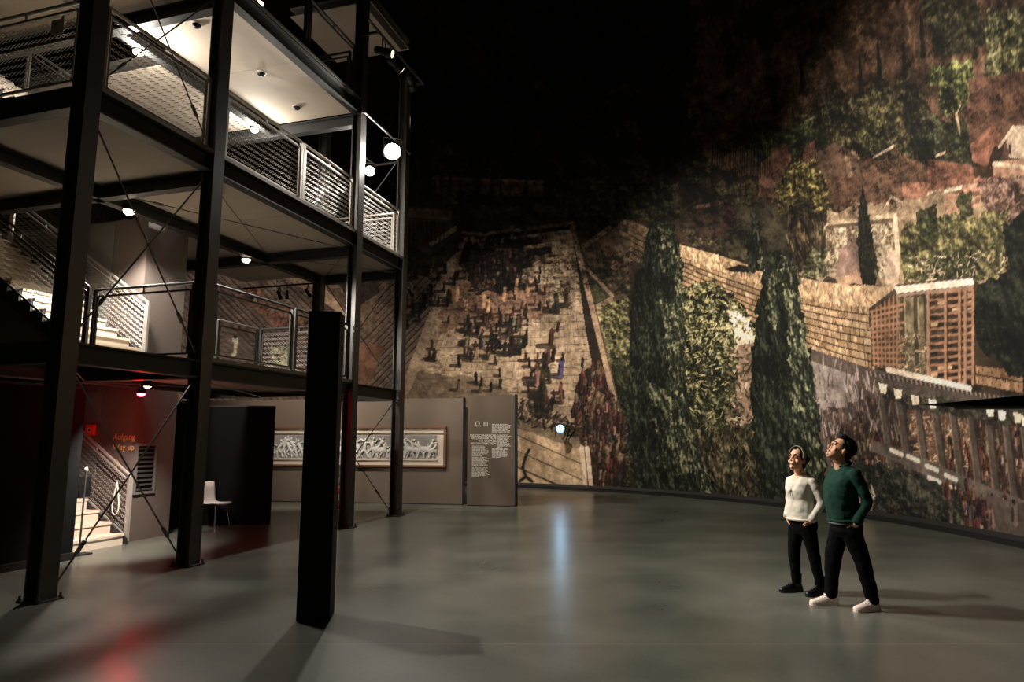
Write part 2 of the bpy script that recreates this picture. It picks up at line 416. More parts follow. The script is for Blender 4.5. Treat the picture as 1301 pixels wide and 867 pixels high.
def railing(p0, p1, label, group=None, h=1.08, m='rail', hand='rail', cw=0.07, ch=0.046, net=True, foot=0.04, n_end=1):
    p0, p1 = Vector(p0), Vector(p1); d = p1 - p0; hor = Vector((d.x, d.y, 0)).normalized(); up = Vector((0, 0, 1))
    R = root('railing', (p0 + p1) / 2, label, 'railing', group)
    i0, i1 = p0 + hor * 0.05, p1 - hor * 0.05; sl = d.z / max(1e-6, Vector((d.x, d.y, 0)).length)
    i0.z += sl * 0.05; i1.z -= sl * 0.05
    t0, t1 = i0 + up * (h - 0.10), i1 + up * (h - 0.10); s0, s1 = i0 + up * (foot + 0.02), i1 + up * (foot + 0.02)
    f = MB()
    for q, r_ in ((s0, s1), (t0, t1), (s0, t0), (s1, t1)): f.bar(q, r_, 0.028, 0.028, up if abs((r_ - q).normalized().z) < 0.95 else hor)
    f.build('frame', m, R)
    for q in (p0, p1):
        MB().bar(q, q + up * h, 0.045, 0.045, hor).build('post', m, R)
    hr = MB().tube([p0 + up * h, p1 + up * h], 0.024, 8).build('handrail', hand, R, smooth=False)
    for t in (0.5,) if d.length < 2.6 else (0.25, 0.5, 0.75):
        c = i0 + (i1 - i0) * t
        MB().bar(c + up * (h - 0.09), c + up * (h - 0.02), 0.02, 0.02, hor).build('bracket', m, R)
    if net:
        o = net_mesh(s0, s1, 0.0, h - 0.12 - foot, cw, ch).build('cable_net', 'net', R); o['kind'] = 'stuff'
    return R
G3, G2, G4 = 'railings of the upper gallery', 'railings of the lower gallery', 'railings of the top gallery'
railing(tw(0.19, 0, L3), tw(1.91, 0, L3), 'upper gallery railing with net in the bay nearest the camera, facing the hall', G3)
railing(tw(2.29, 0, L3), tw(4.22, 0, L3), 'upper gallery railing with net, just behind the second steel column', G3)
railing(tw(4.30, 0, L3), tw(5.98, 0, L3), 'upper gallery railing with net, ending at the third steel column', G3)
railing(tw(6.36, 0, L3), tw(8.06, 0, L3), 'upper gallery railing with net in the farthest bay under the flood lamp', G3)
railing(tw(0, 0.19, L3), tw(0, 2.0, L3), 'upper gallery railing with net at the top left edge of the picture', G3)
railing(tw(8.22, 0.2, L3), tw(8.22, 1.98, L3), 'end railing of the upper gallery seen through the farthest bay net', G3, net=True)
railing(tw(4.5, 2.0, L3), tw(6.0, 2.0, L3), 'dark inner railing at the back of the upper gallery, middle bay', G3, m='raildark', hand='raildark')
railing(tw(6.2, 2.0, L3), tw(8.05, 2.0, L3), 'dark inner railing at the back of the upper gallery, far bay', G3, m='raildark', hand='raildark')
railing(tw(2.1, 0.19, L2), tw(2.1, 2.0, L2), 'dark lower gallery railing running inwards from the second column, stair net behind', G2, m='raildark', hand='raildark', net=False)
railing(tw(2.29, 0, L2), tw(4.18, 0, L2), 'dark lower gallery railing facing the hall, right of the second column', G2, m='raildark', hand='raildark', net=False)
railing(tw(4.26, 0, L2), tw(5.98, 0, L2), 'dark lower gallery railing partly hidden behind the black pillar', G2, m='raildark', hand='raildark', net=False)
railing(tw(6.0, 0.19, L2), tw(6.0, 2.0, L2), 'dark end railing of the lower gallery beside the third column', G2, m='raildark', hand='raildark')
railing(tw(4.8, 2.05, L2), tw(5.95, 2.05, L2), 'grey netted inner railing at the back of the lower gallery', G2, m='raildark', hand='rail')
railing(tw(2.29, 0, L4), tw(4.20, 0, L4), 'dim top gallery railing above the beige soffit, nearer panel', G4, m='raildark', hand='raildark', net=False)
railing(tw(4.28, 0, L4), tw(5.90, 0, L4), 'dim top gallery railing above the beige soffit, farther panel', G4, m='raildark', hand='raildark', net=False)
railing(tw(6.05, 0.2, L4), tw(6.05, 2.0, L4), 'dim end railing of the top gallery above the third column', G4, m='raildark', hand='raildark', net=False)

# ------------------------------------------------------------------ staircases (they rise along b)
RISE = 0.1765; RUN = 0.268
def stair(z0, b0, nst, label, rails):
    R = root('staircase', tw(2.72, b0, z0), label, 'staircase', 'tower staircases')
    a0, a1 = 2.18, 3.28
    for k in range(nst):
        bb, zz = b0 + k * RUN, z0 + k * RISE
        s = MB().tbox(a0, a1, bb, bb + 0.03, zz, zz + RISE - 0.04)
        s.tbox(a0, a1, bb - 0.02, bb + RUN + 0.03, zz + RISE - 0.04, zz + RISE)
        s.build('step', 'step', R)
    for a in (a0 - 0.03, a1 + 0.03):
        b1, z1 = b0 + nst * RUN, z0 + nst * RISE
        pts = [tw(a - 0.015, b0 - 0.05, z0), tw(a - 0.015, b0 + 0.28, z0), tw(a - 0.015, b1 + 0.2, z1 - 0.24), tw(a - 0.015, b1 + 0.2, z1 + 0.02), tw(a - 0.015, b0 - 0.05, z0 + 0.10)]
        if a < 2.5:      # open saw-tooth stringer on the near side
            pts = [tw(a - 0.015, b0 + 0.0, z0), tw(a - 0.015, b0 + 0.30, z0), tw(a - 0.015, b1, z1 - 0.30), tw(a - 0.015, b1, z1)]
            for k in reversed(range(nst)):
                pts += [tw(a - 0.015, b0 + k * RUN + 0.0, z0 + (k + 1) * RISE - 0.04)] + ([tw(a - 0.015, b0 + k * RUN, z0 + k * RISE - 0.04)] if k else [])
        MB().prism(pts, AV * 0.03).build('stringer', 'beam', R)
    b1, z1 = b0 + nst * RUN, z0 + nst * RISE
    MB().box8([tw(a0, b1, z1 - 0.30), tw(a1, b1, z1 - 0.30), tw(a1, b0 + 0.34, z0 + 0.0), tw(a0, b0 + 0.34, z0 + 0.0), tw(a0, b1, z1 - 0.28), tw(a1, b1, z1 - 0.28), tw(a1, b0 + 0.34, z0 + 0.02), tw(a0, b0 + 0.34, z0 + 0.02)]).build('underside_plate', 'soffit', R)
    return R
stair(0.0, 2.35, 16, 'pale stone staircase climbing from the hall floor beside the black partition', None)
stair(L2, 2.0, 17, 'pale stone staircase on the lower gallery behind the nearest column', None)
stair(L3, 2.1, 16, 'pale stone staircase on the upper gallery, seen through the railing net', None)
def stair_rail(a, b0, b1, z0, label, m='rail'):
    railing(tw(a, b0, z0), tw(a, b1, z0 + (b1 - b0) * RISE / RUN), label, 'stair railings', 1.02, m, m, 0.07, 0.045)
stair_rail(3.34, 2.33, 5.3, 0.05, 'silver netted railing of the ground floor stair with white cord loop')
stair_rail(3.34, 2.25, 5.6, L2 + 0.12, 'silver netted far side railing of the lower gallery stair')
stair_rail(2.12, 2.15, 5.2, L2 + 0.12, 'dark netted near side railing of the lower gallery stair', 'raildark')
stair_rail(3.34, 2.25, 5.6, L3 + 0.12, 'silver netted railing of the upper gallery stair')

# ------------------------------------------------------------------ core walls of the tower
o = MB().tbox(3.46, 4.4, 2.5, 6.0, 0.0, L3 - 0.29).build('wall_core', 'core'); tag(o, 'brown-grey plastered stair core wall inside the tower', None, None, 'structure')
for z0, z1 in ((0.0, L2 - 0.35), (L2, L3 - 0.32)):
    MB().tbox(3.445, 3.46, 3.22, 5.9, z0, z1).build('wall_panel', 'core2', o)
text_obj('lettering', 'Aufgang', 0.145, tw(3.440, 2.88, 1.67), -BV, 'gold', o, depth=0.002)
text_obj('lettering', 'Way up', 0.145, tw(3.440, 2.88, 1.50), -BV, 'gold', o, depth=0.002)
ar = MB()
for p, q in (((2.76, 1.08), (2.76, 1.33)), ((2.76, 1.33), (2.82, 1.25)), ((2.76, 1.33), (2.70, 1.25))):
    ar.bar(tw(3.442, p[0], p[1]), tw(3.442, q[0], q[1]), 0.016, 0.004, AV)
ar.build('arrow_sign', 'gold', o)
# ventilation grille
vg = root('ventilation_grille', tw(3.75, 2.49, 0.79), 'dark louvred ventilation grille in the stair core wall', 'grille')
f = MB(); f.tbox(3.53, 3.98, 2.455, 2.5, 0.76, 0.80).tbox(3.53, 3.98, 2.455, 2.5, 1.56, 1.60).tbox(3.53, 3.57, 2.455, 2.5, 0.80, 1.56).tbox(3.94, 3.98, 2.455, 2.5, 0.80, 1.56)
f.build('frame', 'core2', vg)
MB().tbox(3.57, 3.94, 2.49, 2.4995, 0.80, 1.56).build('backing', 'black', vg)
for k in range(10):
    z = 0.82 + k * 0.076
    MB().box8([tw(3.572, 2.49, z + 0.02), tw(3.938, 2.49, z + 0.02), tw(3.938, 2.46, z), tw(3.572, 2.46, z), tw(3.572, 2.49, z + 0.034), tw(3.938, 2.49, z + 0.034), tw(3.938, 2.46, z + 0.014), tw(3.572, 2.46, z + 0.014)]).build('slat', 'raildark', vg)
# fire alarm call point
fa = root('fire_alarm_box', tw(3.43, 3.36, 1.74), 'orange-red fire alarm box on the grey core wall above the stair', 'alarm')
MB().tbox(3.385, 3.444, 3.27, 3.45, 1.74, 1.92).build('casing', 'orange', fa, bevel=0.008)
MB().tbox(3.380, 3.386, 3.31, 3.39, 1.79, 1.87).build('glass_panel', 'white', fa)
MB().tbox(3.378, 3.381, 3.335, 3.365, 1.815, 1.845).build('button', 'black', fa)

# ------------------------------------------------------------------ partitions under the tower
pt = root('black_partition', tw(0.9, 2.0, 0), 'tall matt black partition left of the stair under the tower', 'partition')
MB().tbox(-0.6, 2.0, 1.9, 2.04, 0.0, 2.40).build('board', 'black', pt)
MB().tbox(-0.6, 2.0, 1.86, 1.9, 0.0, 0.10).build('plinth', 'skirt', pt)
MB().tbox(-0.62, 2.02, 1.88, 2.06, 2.40, 2.43).build('cap_rail', 'beam', pt)
pp, qq = tw(5.62, 3.05, 0), tw(6.20, 1.72, 0)
sp, _ = basis(qq - pp)
dp = root('black_partition', (pp + qq) / 2, 'black partition screen behind the white chair', 'partition')
MB().bar(pp + Vector((0, 0, 1.16)), qq + Vector((0, 0, 1.16)), 0.10, 2.30).build('board', 'black', dp)
MB().bar(pp + Vector((0, 0, 2.325)), qq + Vector((0, 0, 2.325)), 0.12, 0.03).build('cap_rail', 'beam', dp)
MB().bar(pp + Vector((0, 0, 0.01)), qq + Vector((0, 0, 0.01)), 0.10, 0.02).build('base_rail', 'beam', dp)
# black board added only to keep the bay under the gallery dark
dq = root('black_partition', tw(4.75, 2.65, 0), 'added black board keeping the gap between stair core and chair dark', 'partition')
MB().tbox(4.42, 5.6, 3.05, 3.13, 0.0, 2.35).build('board', 'black', dq)
MB().tbox(4.42, 5.6, 3.04, 3.14, 2.35, 2.38).build('cap_rail', 'beam', dq)

# ------------------------------------------------------------------ free-standing black pillar
pr = math.radians(-6)
pc = (-1.875, 6.84, 0)
pil = root('black_pillar', pc, 'tall plain black square pillar standing free on the hall floor', 'pillar')
MB().box(-0.153, 0.153, -0.153, 0.153, 0.012, 2.93, -pr, pc).build('shaft', 'pillar', pil, bevel=0.004)
MB().box(-0.148, 0.148, -0.148, 0.148, 0.0, 0.012, -pr, pc).build('foot', 'rubber', pil)
MB().box(-0.155, 0.155, -0.155, 0.155, 2.93, 2.945, -pr, pc).build('cap', 'pillar', pil)

# ------------------------------------------------------------------ exhibition panels at the back of the hall
PA_, PB_ = Vector((-10.4, 19.50, 0)), Vector((-1.28, 17.92, 0))
pd = (PB_ - PA_).normalized(); pn = Vector((pd.y, -pd.x, 0))     # pn points at the camera
def on_panel(s, z, off=0.0): return PB_ - pd * s + pn * off + Vector((0, 0, z))
pw = root('exhibition_wall', (PA_ + PB_) / 2, 'long taupe display wall carrying the framed frieze print', 'partition')
segs = [(0.0, 3.05), (3.06, 6.1), (6.11, 9.25)]
for s0, s1 in segs:
    MB().bar(on_panel(s0, 1.375, -0.08), on_panel(s1, 1.375, -0.08), 0.16, 2.71).build('board', 'panel', pw)
MB().bar(on_panel(-0.035, 1.375, -0.08), on_panel(-0.002, 1.375, -0.08), 0.18, 2.73).build('edge_strip', 'paneledge', pw)
MB().bar(on_panel(0, 0.01, -0.08), on_panel(9.25, 0.01, -0.08), 0.14, 0.02).build('base_rail', 'paneledge', pw)
IA, IB = Vector((-1.14, 17.70, 0)), Vector((0.07, 17.50, 0))
idr = (IB - IA).normalized(); inn = Vector((idr.y, -idr.x, 0)); iw = (IB - IA).length
ip = root('information_panel', (IA + IB) / 2, 'taupe information panel with white bilingual text standing at the end of the display wall', 'sign')
MB().bar(IA - inn * 0.07 + Vector((0, 0, 1.40)), IB - inn * 0.07 + Vector((0, 0, 1.40)), 0.14, 2.76).build('board', 'panel', ip)
MB().bar(IB + idr * 0.002 - inn * 0.07 + Vector((0, 0, 1.40)), IB + idr * 0.05 - inn * 0.07 + Vector((0, 0, 1.40)), 0.17, 2.80).build('edge_strip', 'paneledge', ip)
MB().bar(IA - inn * 0.07 + Vector((0, 0, 0.01)), IB - inn * 0.07 + Vector((0, 0, 0.01)), 0.12, 0.02).build('base_rail', 'paneledge', ip)
def ipt(s, z, off=0.003): return IA + idr * (s * iw) + inn * off + Vector((0, 0, z))
text_obj('lettering', 'Ω. III', 0.17, ipt(0.44, 1.99), idr, 'letter', ip, 'RIGHT', 0.002)
for k, s in enumerate(['DIE ZEICHNERISCHE', 'REKONSTRUKTION', 'THE GRAPHIC', 'RECONSTRUCTION']):
    t = text_obj('lettering', s, 0.074, ipt(0.61, 1.735 - k * 0.068, 0.005), idr, 'letter', ip, 'RIGHT', 0.002, bold=0.0012)
rng = random.Random(5)
def para(s0, s1, z1, nl, lh=0.0275):
    b = MB()
    for k in range(nl):
        z = z1 - k * lh; x = s0; end = s1 - rng.uniform(0, 0.10) if k < nl - 1 else s0 + (s1 - s0) * rng.uniform(0.3, 0.8)
        while x < end:
            wl = min(rng.uniform(0.02, 0.085), end - x)
            if wl > 0.006: b.bar(ipt(x, z, 0.002), ipt(x + wl, z, 0.002), 0.002, 0.0135)
            x += wl + 0.011
    o = b.build('text_block', 'letter', ip); o['kind'] = 'stuff'
para(0.52, 0.93, 2.04, 9); para(0.64, 0.93, 1.77, 12); para(0.52, 0.90, 1.43, 9)
para(0.10, 0.47, 1.49, 10); para(0.10, 0.48, 1.205, 9); para(0.10, 0.48, 0.945, 9)

# framed frieze on the display wall
fz = root('framed_frieze', on_panel(2.9, 0.93, 0.02), 'long framed grey relief frieze with struggling figures on the display wall', 'picture')
s0, s1, z0, z1 = 0.46, 6.6, 0.97, 1.97
for q, r_ in (((s0, z0), (s1, z0)), ((s0, z1), (s1, z1))):
    MB().bar(on_panel(q[0] - 0.03, q[1], 0.035), on_panel(r_[0] + 0.03, r_[1], 0.035), 0.07, 0.05).build('frame_bar', 'frame', fz)
for s in (s0, s1):
    MB().bar(on_panel(s, z0, 0.035), on_panel(s, z1, 0.035), 0.05, 0.07, pd).build('frame_bar', 'frame', fz)
MB().bar(on_panel(s0, (z0 + z1) / 2, 0.012), on_panel(s1, (z0 + z1) / 2, 0.012), 0.01, z1 - z0).build('mount_board', 'mount', fz)
MB().bar(on_panel(s0 + 0.02, z1 - 0.13, 0.03), on_panel(s1 - 0.02, z1 - 0.13, 0.03), 0.03, 0.05).build('cornice', 'mount', fz)
# the relief itself: a height field with figures, horses and drapery
rl, rh = 5.75, 0.60; nu, nv = 760, 76
fu = np.linspace(0, rl, nu); fv = np.linspace(0, rh, nv); FU, FV = np.meshgrid(fu, fv)
hf = np.zeros_like(FU); rg = np.random.default_rng(11)
def capsule(x0, y0, x1, y1, r0, r1, amp):
    global hf
    dx, dy = x1 - x0, y1 - y0; L = max(1e-6, dx * dx + dy * dy)
    i0 = np.searchsorted(fu, min(x0, x1) - 0.08); i1 = np.searchsorted(fu, max(x0, x1) + 0.08)
    if i1 <= i0: return
    U_, V_ = FU[:, i0:i1], FV[:, i0:i1]
    t = np.clip(((U_ - x0) * dx + (V_ - y0) * dy) / L, 0, 1); r = r0 + (r1 - r0) * t
    d2 = ((U_ - x0 - t * dx) ** 2 + (V_ - y0 - t * dy) ** 2) / r ** 2
    hf[:, i0:i1] = np.maximum(hf[:, i0:i1], amp * np.sqrt(np.clip(1 - d2, 0, 1)))
x = 0.08
while x < rl - 0.1:
    lean = rg.uniform(-0.16, 0.16); hgt = rg.uniform(0.42, 0.5); hip = 0.24 * hgt / 0.46
    sx, sy = x + lean, hgt - 0.07
    capsule(x, hip, sx, sy, 0.045, 0.05, 0.05); capsule(sx + lean * 0.2, hgt, sx + lean * 0.2, hgt + 0.02, 0.032, 0.032, 0.055)
    for sg in (-1, 1):
        kx = x + sg * rg.uniform(0.02, 0.12); capsule(x, hip, kx, 0.13, 0.034, 0.026, 0.045); capsule(kx, 0.13, kx + rg.uniform(-0.07, 0.07), 0.01, 0.026, 0.014, 0.04)
        ex, ey = sx + sg * rg.uniform(0.06, 0.14), sy + rg.uniform(-0.1, 0.1); capsule(sx, sy, ex, ey, 0.024, 0.018, 0.04); capsule(ex, ey, ex + sg * rg.uniform(-0.02, 0.11), ey + rg.uniform(-0.1, 0.12), 0.018, 0.012, 0.04)
    for k in range(5):
        a0 = x + rg.uniform(-0.14, 0.14); capsule(a0, rg.uniform(0.1, 0.4), a0 + rg.uniform(-0.12, 0.12), rg.uniform(0.0, 0.3), 0.012, 0.02, rg.uniform(0.015, 0.03))
    if rg.random() < 0.22: capsule(x + 0.05, 0.2, x + 0.34, 0.24, 0.09, 0.075, 0.05); capsule(x + 0.34, 0.24, x + 0.42, 0.42, 0.05, 0.03, 0.05)
    x += rg.uniform(0.13, 0.22)
gx = np.gradient(hf, axis=1) / (fu[1] - fu[0])
vs = []
P0 = on_panel(s0 + 0.22, z0 + 0.20, 0.02); hf = hf * 0.9
pos = (np.array(P0)[None, None, :] + FU[..., None] * np.array(-pd)[None, None, :] + FV[..., None] * np.array((0, 0, 1.0))[None, None, :] + hf[..., None] * np.array(pn)[None, None, :])
cen = np.array(on_panel(s0 + 0.22 + rl / 2, z0 + 0.20 + rh / 2, 0.02))
def grid_mesh(name, pos, material, parent, cen, cols=None, flip=False):
    nr, nc = pos.shape[:2]
    me = bpy.data.meshes.new(name)
    idx = np.arange(nr * nc).reshape(nr, nc)
    q = np.stack([idx[:-1, :-1], idx[:-1, 1:], idx[1:, 1:], idx[1:, :-1]], -1).reshape(-1, 4)
    if flip: q = q[:, ::-1]
    nf = len(q)
    me.vertices.add(nr * nc); me.vertices.foreach_set('co', (pos - cen).astype(np.float32).ravel())
    me.loops.add(nf * 4); me.loops.foreach_set('vertex_index', q.astype(np.int32).ravel())
    me.polygons.add(nf); me.polygons.foreach_set('loop_start', np.arange(0, nf * 4, 4, dtype=np.int32))
    try: me.polygons.foreach_set('loop_total', np.full(nf, 4, dtype=np.int32))
    except Exception: pass
    me.update(calc_edges=True)
    if cols is not None:
        at = me.color_attributes.new('print', 'FLOAT_COLOR', 'POINT')
        buf = np.ones((nr * nc, 4), np.float32); buf[:, :3] = cols.reshape(-1, 3); at.data.foreach_set('color', buf.ravel())
    me.materials.append(M[material] if isinstance(material, str) else material)
    o = bpy.data.objects.new(name, me); C.objects.link(o); place(o, Vector(cen), parent)
    return o
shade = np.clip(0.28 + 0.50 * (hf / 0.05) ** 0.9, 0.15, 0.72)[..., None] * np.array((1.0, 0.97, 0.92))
M['frieze'] = vcol_mat('grey_frieze_print', 0.7)
grid_mesh('relief', pos, 'frieze', fz, cen, shade, flip=True)
MB().bar(on_panel(s0 + 0.2, z0 + 0.17, 0.03), on_panel(s1 - 0.2, z0 + 0.17, 0.03), 0.03, 0.05).build('ledge', 'mount', fz)

# ------------------------------------------------------------------ chair under the gallery
def chair(loc, rot):
    R = root('chair', loc, 'white moulded shell chair on thin metal legs in front of the black partition', 'chair')
    Rm = Matrix.Rotation(rot, 3, 'Z'); P = lambda x, y, z: Vector(loc) + Rm @ Vector((x, y, z))
    prof = [(0.22, 0.435), (0.16, 0.45), (0.05, 0.44), (-0.10, 0.435), (-0.17, 0.45), (-0.205, 0.50), (-0.225, 0.60), (-0.245, 0.74), (-0.265, 0.86)]
    wid = [0.20, 0.215, 0.22, 0.215, 0.20, 0.19, 0.185, 0.18, 0.165]
    nx = 9; vs = []; fs = []
    for (x, z), wd in zip(prof, wid):
        for k in range(nx):
            t = -1 + 2 * k / (nx - 1); lift = 0.02 * t * t
            vs.append(P(x + (lift if z > 0.5 else 0), wd * t, z + (lift if z <= 0.5 else 0)))
    for i in range(len(prof) - 1):
        for k in range(nx - 1): fs.append((i * nx + k, i * nx + k + 1, (i + 1) * nx + k + 1, (i + 1) * nx + k))
    o = MB().add(vs, fs).build('shell', 'white', R, smooth=True)
    sm = o.modifiers.new('thickness', 'SOLIDIFY'); sm.thickness = 0.012
    for sx, sy in ((1, 1), (1, -1), (-1, 1), (-1, -1)):
        MB().tube([P(0.13 * sx, 0.14 * sy, 0.43), P(0.20 * sx, 0.19 * sy, 0.0)], 0.010, 8).build('leg', 'chrome', R)
    MB().bar(P(-0.14, 0, 0.425), P(0.14, 0, 0.425), 0.28, 0.012).build('seat_frame', 'chrome', R)
cpos = tw(5.46, 2.42, 0)
chair((cpos.x, cpos.y, 0), math.radians(-22))

# ------------------------------------------------------------------ small things
ex = Vector((-4.18, 17.0, 0))
E_ = root('fire_extinguisher', ex, 'red fire extinguisher on the floor beside the third column', 'extinguisher')
MB().lathe(ex, (0, 0, 1), [(0.075, 0.03), (0.085, 0.045), (0.085, 0.42), (0.07, 0.49), (0.03, 0.53), (0.025, 0.56)], 20).build('cylinder', 'red', E_, smooth=False)
MB().lathe(ex, (0, 0, 1), [(0.09, 0.0), (0.09, 0.03), (0.06, 0.035)], 20).build('foot_ring', 'rubber', E_)
MB().bar(ex + Vector((-0.05, 0, 0.59)), ex + Vector((0.09, -0.02, 0.62)), 0.03, 0.04).build('valve_lever', 'rubber', E_)
MB().tube([ex + Vector((-0.05, -0.02, 0.58)), ex + Vector((-0.11, -0.04, 0.50)), ex + Vector((-0.115, -0.04, 0.3)), ex + Vector((-0.10, -0.03, 0.16))], 0.012, 8).build('hose', 'rubber', E_)
MB().lathe(ex, (0, 0, 1), [(0.0856, 0.20), (0.0862, 0.205), (0.0862, 0.34), (0.0856, 0.345)], 20).build('label_band', 'white', E_)

st = tw(2.30, 2.12, 0)
S_ = root('sign_stand', st, 'thin black sign stand on a flat foot in front of the stair', 'stand')
MB().tbox(2.15, 2.45, 2.03, 2.21, 0.0, 0.02).build('foot', 'rubber', S_)
MB().tube([st + Vector((0, 0, 0.02)), st + Vector((0, 0, 1.22))], 0.013, 8).build('pole', 'steel', S_)
MB().lathe(st, (0, 0, 1), [(0.026, 1.22), (0.028, 1.24), (0.018, 1.27)], 12).build('cap', 'white', S_)
MB().bar(st + AV * -0.10 + Vector((0, 0, 0.98)), st + AV * 0.10 + Vector((0, 0, 0.98)), 0.012, 0.30).build('sign_plate', 'black', S_)

lp = tw(3.30, 2.40, 0.0)
pts = []
for k in range(24):
    t = 2 * math.pi * k / 24
    pts.append(tw(3.28, 2.55 + 0.10 * math.sin(t) * (0.55 - 0.45 * math.cos(t)), 0.72 + 0.26 * math.cos(t)))
tag(MB().tube(pts, 0.011, 6, close=True).build('cord_loop', 'rope', None, smooth=True), 'white cord loop hanging on the stair railing net', 'cord')

# black cantilevered canopy reaching into the picture from the right
cb = root('display_canopy', (4.3, 4.1, 0), 'black tapering canopy arm reaching in at the right edge', 'canopy')
MB().prism([(2.50, 4.0, 1.900), (2.60, 4.0, 1.894), (2.72, 4.0, 1.886), (4.35, 4.0, 1.886), (4.35, 4.0, 2.06), (2.99, 4.0, 1.945)], (0, 0.22, 0)).build('arm', 'black', cb)
MB().box(2.70, 4.3, 4.03, 4.20, 1.872, 1.885).build('underside_strip', 'panel', cb)
MB().box(4.22, 4.34, 4.05, 4.17, 0.02, 1.885).build('post', 'black', cb)
MB().box(4.05, 4.5, 4.0, 4.5, 0.0, 0.02).build('foot', 'black', cb)

# ------------------------------------------------------------------ lamps
def flood(c, aim, label, s, lens):
    c = Vector(c); d = (Vector(aim) - c).normalized(); sd, u = basis(d)
    R = root('flood_lamp', c, label, 'lamp', 'flood lamps at the tower corner')
    MB().bar(c - d * 0.16 * s, c + d * 0.04 * s, 0.30 * s, 0.24 * s, u).build('housing', 'lampbody', R, bevel=0.01)
    MB().lathe(c + d * 0.041 * s, d, [(0.15 * s, 0), (0.15 * s, 0.03 * s), (0.12 * s, 0.05 * s), (0.05 * s, 0.06 * s)], 24).build('lens', lens, R, smooth=False)
    y = MB()
    for sg in (-1, 1): y.bar(c + sd * sg * 0.17 * s, c + sd * sg * 0.17 * s + Vector((0, 0, 0.26 * s)), 0.03, 0.012, sd)
    y.bar(c - sd * 0.17 * s + Vector((0, 0, 0.26 * s)), c + sd * 0.17 * s + Vector((0, 0, 0.26 * s)), 0.03, 0.012)
    y.build('yoke', 'steel', R)
    for k in range(4):
        MB().bar(c - d * 0.16 * s + sd * (k - 1.5) * 0.06 * s, c - d * 0.21 * s + sd * (k - 1.5) * 0.06 * s, 0.012, 0.20 * s, u).build('cooling_fin', 'lampbody', R)
    return R
flood(KEY, (0.6, 3.0, 1.2), 'big bright flood lamp at the far corner of the tower', 1.15, 'lens_key')
flood(KEY2, (0.0, 3.0, 1.4), 'smaller flood lamp glowing just left of the big one', 0.72, 'lens_key')
# pipes that carry the lamps
rig = root('lamp_rig', tw(7.2, -0.4, 8.3), 'dark pipe rig at the tower corner carrying the lamps', 'rig')
MB().tube([tw(6.08, -0.16, 8.34), tw(8.25, -0.16, 8.34)], 0.025, 8).build('pipe', 'steel', rig)
MB().tube([tw(7.2, 0.75, 8.16), tw(8.25, 0.75, 8.16)], 0.022, 8).build('pipe', 'steel', rig)
MB().tube([tw(5.6, -0.45, 10.06), tw(8.3, -0.45, 10.06)], 0.03, 8).build('pipe', 'steel', rig)
for a in (6.08, 8.25):
    MB().bar(tw(a, 0, 10.06), tw(a, -0.47, 10.06), 0.05, 0.05).build('bracket', 'steel', rig)
    MB().bar(tw(a, 0, 8.34), tw(a, -0.18, 8.34), 0.04, 0.04).build('bracket', 'steel', rig)
MB().bar(tw(8.25, 0, 8.16), tw(8.25, 0.78, 8.16), 0.04, 0.04).build('bracket', 'steel', rig)
def spot(c, aim, label, group, L=0.34, r=0.085, lens='lens_spot', hang=0.3):
    c = Vector(c); d = (Vector(aim) - c).normalized(); sd, u = basis(d)
    R = root('spotlight', c, label, 'lamp', group)
    MB().lathe(c - d * L * 0.5, d, [(r * 0.55, 0), (r * 0.8, 0.04), (r * 0.8, L * 0.6), (r, L * 0.7), (r, L)], 16).build('housing', 'lampbody', R)
    MB().lathe(c + d * (L * 0.5 + 0.001), d, [(r * 0.85, 0), (r * 0.6, 0.012)], 16).build('lens', lens, R)
    y = MB()
    for sg in (-1, 1): y.bar(c + sd * sg * (r + 0.012), c + sd * sg * (r + 0.012) + Vector((0, 0, hang - 0.05)), 0.025, 0.008, sd)
    y.bar(c - sd * (r + 0.014) + Vector((0, 0, hang - 0.05)), c + sd * (r + 0.014) + Vector((0, 0, hang - 0.05)), 0.025, 0.01)
    y.bar(c + Vector((0, 0, hang - 0.05)), c + Vector((0, 0, hang)), 0.03, 0.03, sd)
    y.build('yoke', 'steel', R)
for k, (p, t, e, c) in enumerate(PANO):
    spot(p, t, ['dark spotlight above the big flood lamp, nearest of three', 'dark spotlight above the big flood lamp, middle of three', 'dark spotlight above the big flood lamp, farthest of three'][k], 'spotlights of the lamp rig', L=0.40, r=0.10)
spot(FRONT, (3.2, 7.2, 0.9), 'spotlight on the near corner of the top gallery aimed at the visitors', 'spotlights of the lamp rig', L=0.40, r=0.10)
spot(FRONT2, (3.3, 7.5, 1.05), 'narrow spotlight added beside the near corner spotlight to brighten the visitors', 'spotlights of the lamp rig', L=0.44, r=0.085)
spot(tw(8.25, -0.25, 5.0), (-0.5, 17.6, 1.6), 'small spotlight on the farthest column aimed at the information panel', 'small track spotlights', 0.22, 0.045, 'lampbody', 0.2)
bl = ['bulkhead lamp glowing behind the nearest upper gallery railing', 'bulkhead lamp glowing behind the second upper gallery railing', 'bulkhead lamp glowing over the lower gallery stair', 'small bulkhead lamp under the upper gallery near the black pillar', 'bulkhead lamp glowing at the top edge of the picture']
for (a, b, z, e), lb in zip(BULK, bl):
    R = root('bulkhead_lamp', tw(a, b, z), lb, 'lamp', 'bulkhead lamps under the gallery floors')
    c = tw(a, b, z)
    MB().lathe(c, (0, 0, -1), [(0.09, -0.10), (0.10, -0.02), (0.095, 0.0)], 18).build('housing', 'lampbody', R)
    MB().lathe(c, (0, 0, -1), [(0.085, 0.0), (0.075, 0.035), (0.045, 0.06), (0.01, 0.066)], 18).build('lens', 'lens_bulk' if e > 30 else 'lens_dim', R, smooth=True)
    MB().tube([c + Vector((0, 0, 0.10)), c + Vector((0, 0, 0.24))], 0.012, 8).build('stem', 'steel', R)
R = root('stair_lamp', STAIRLAMP, 'small white lamp below the lower gallery beam over the stair', 'lamp')
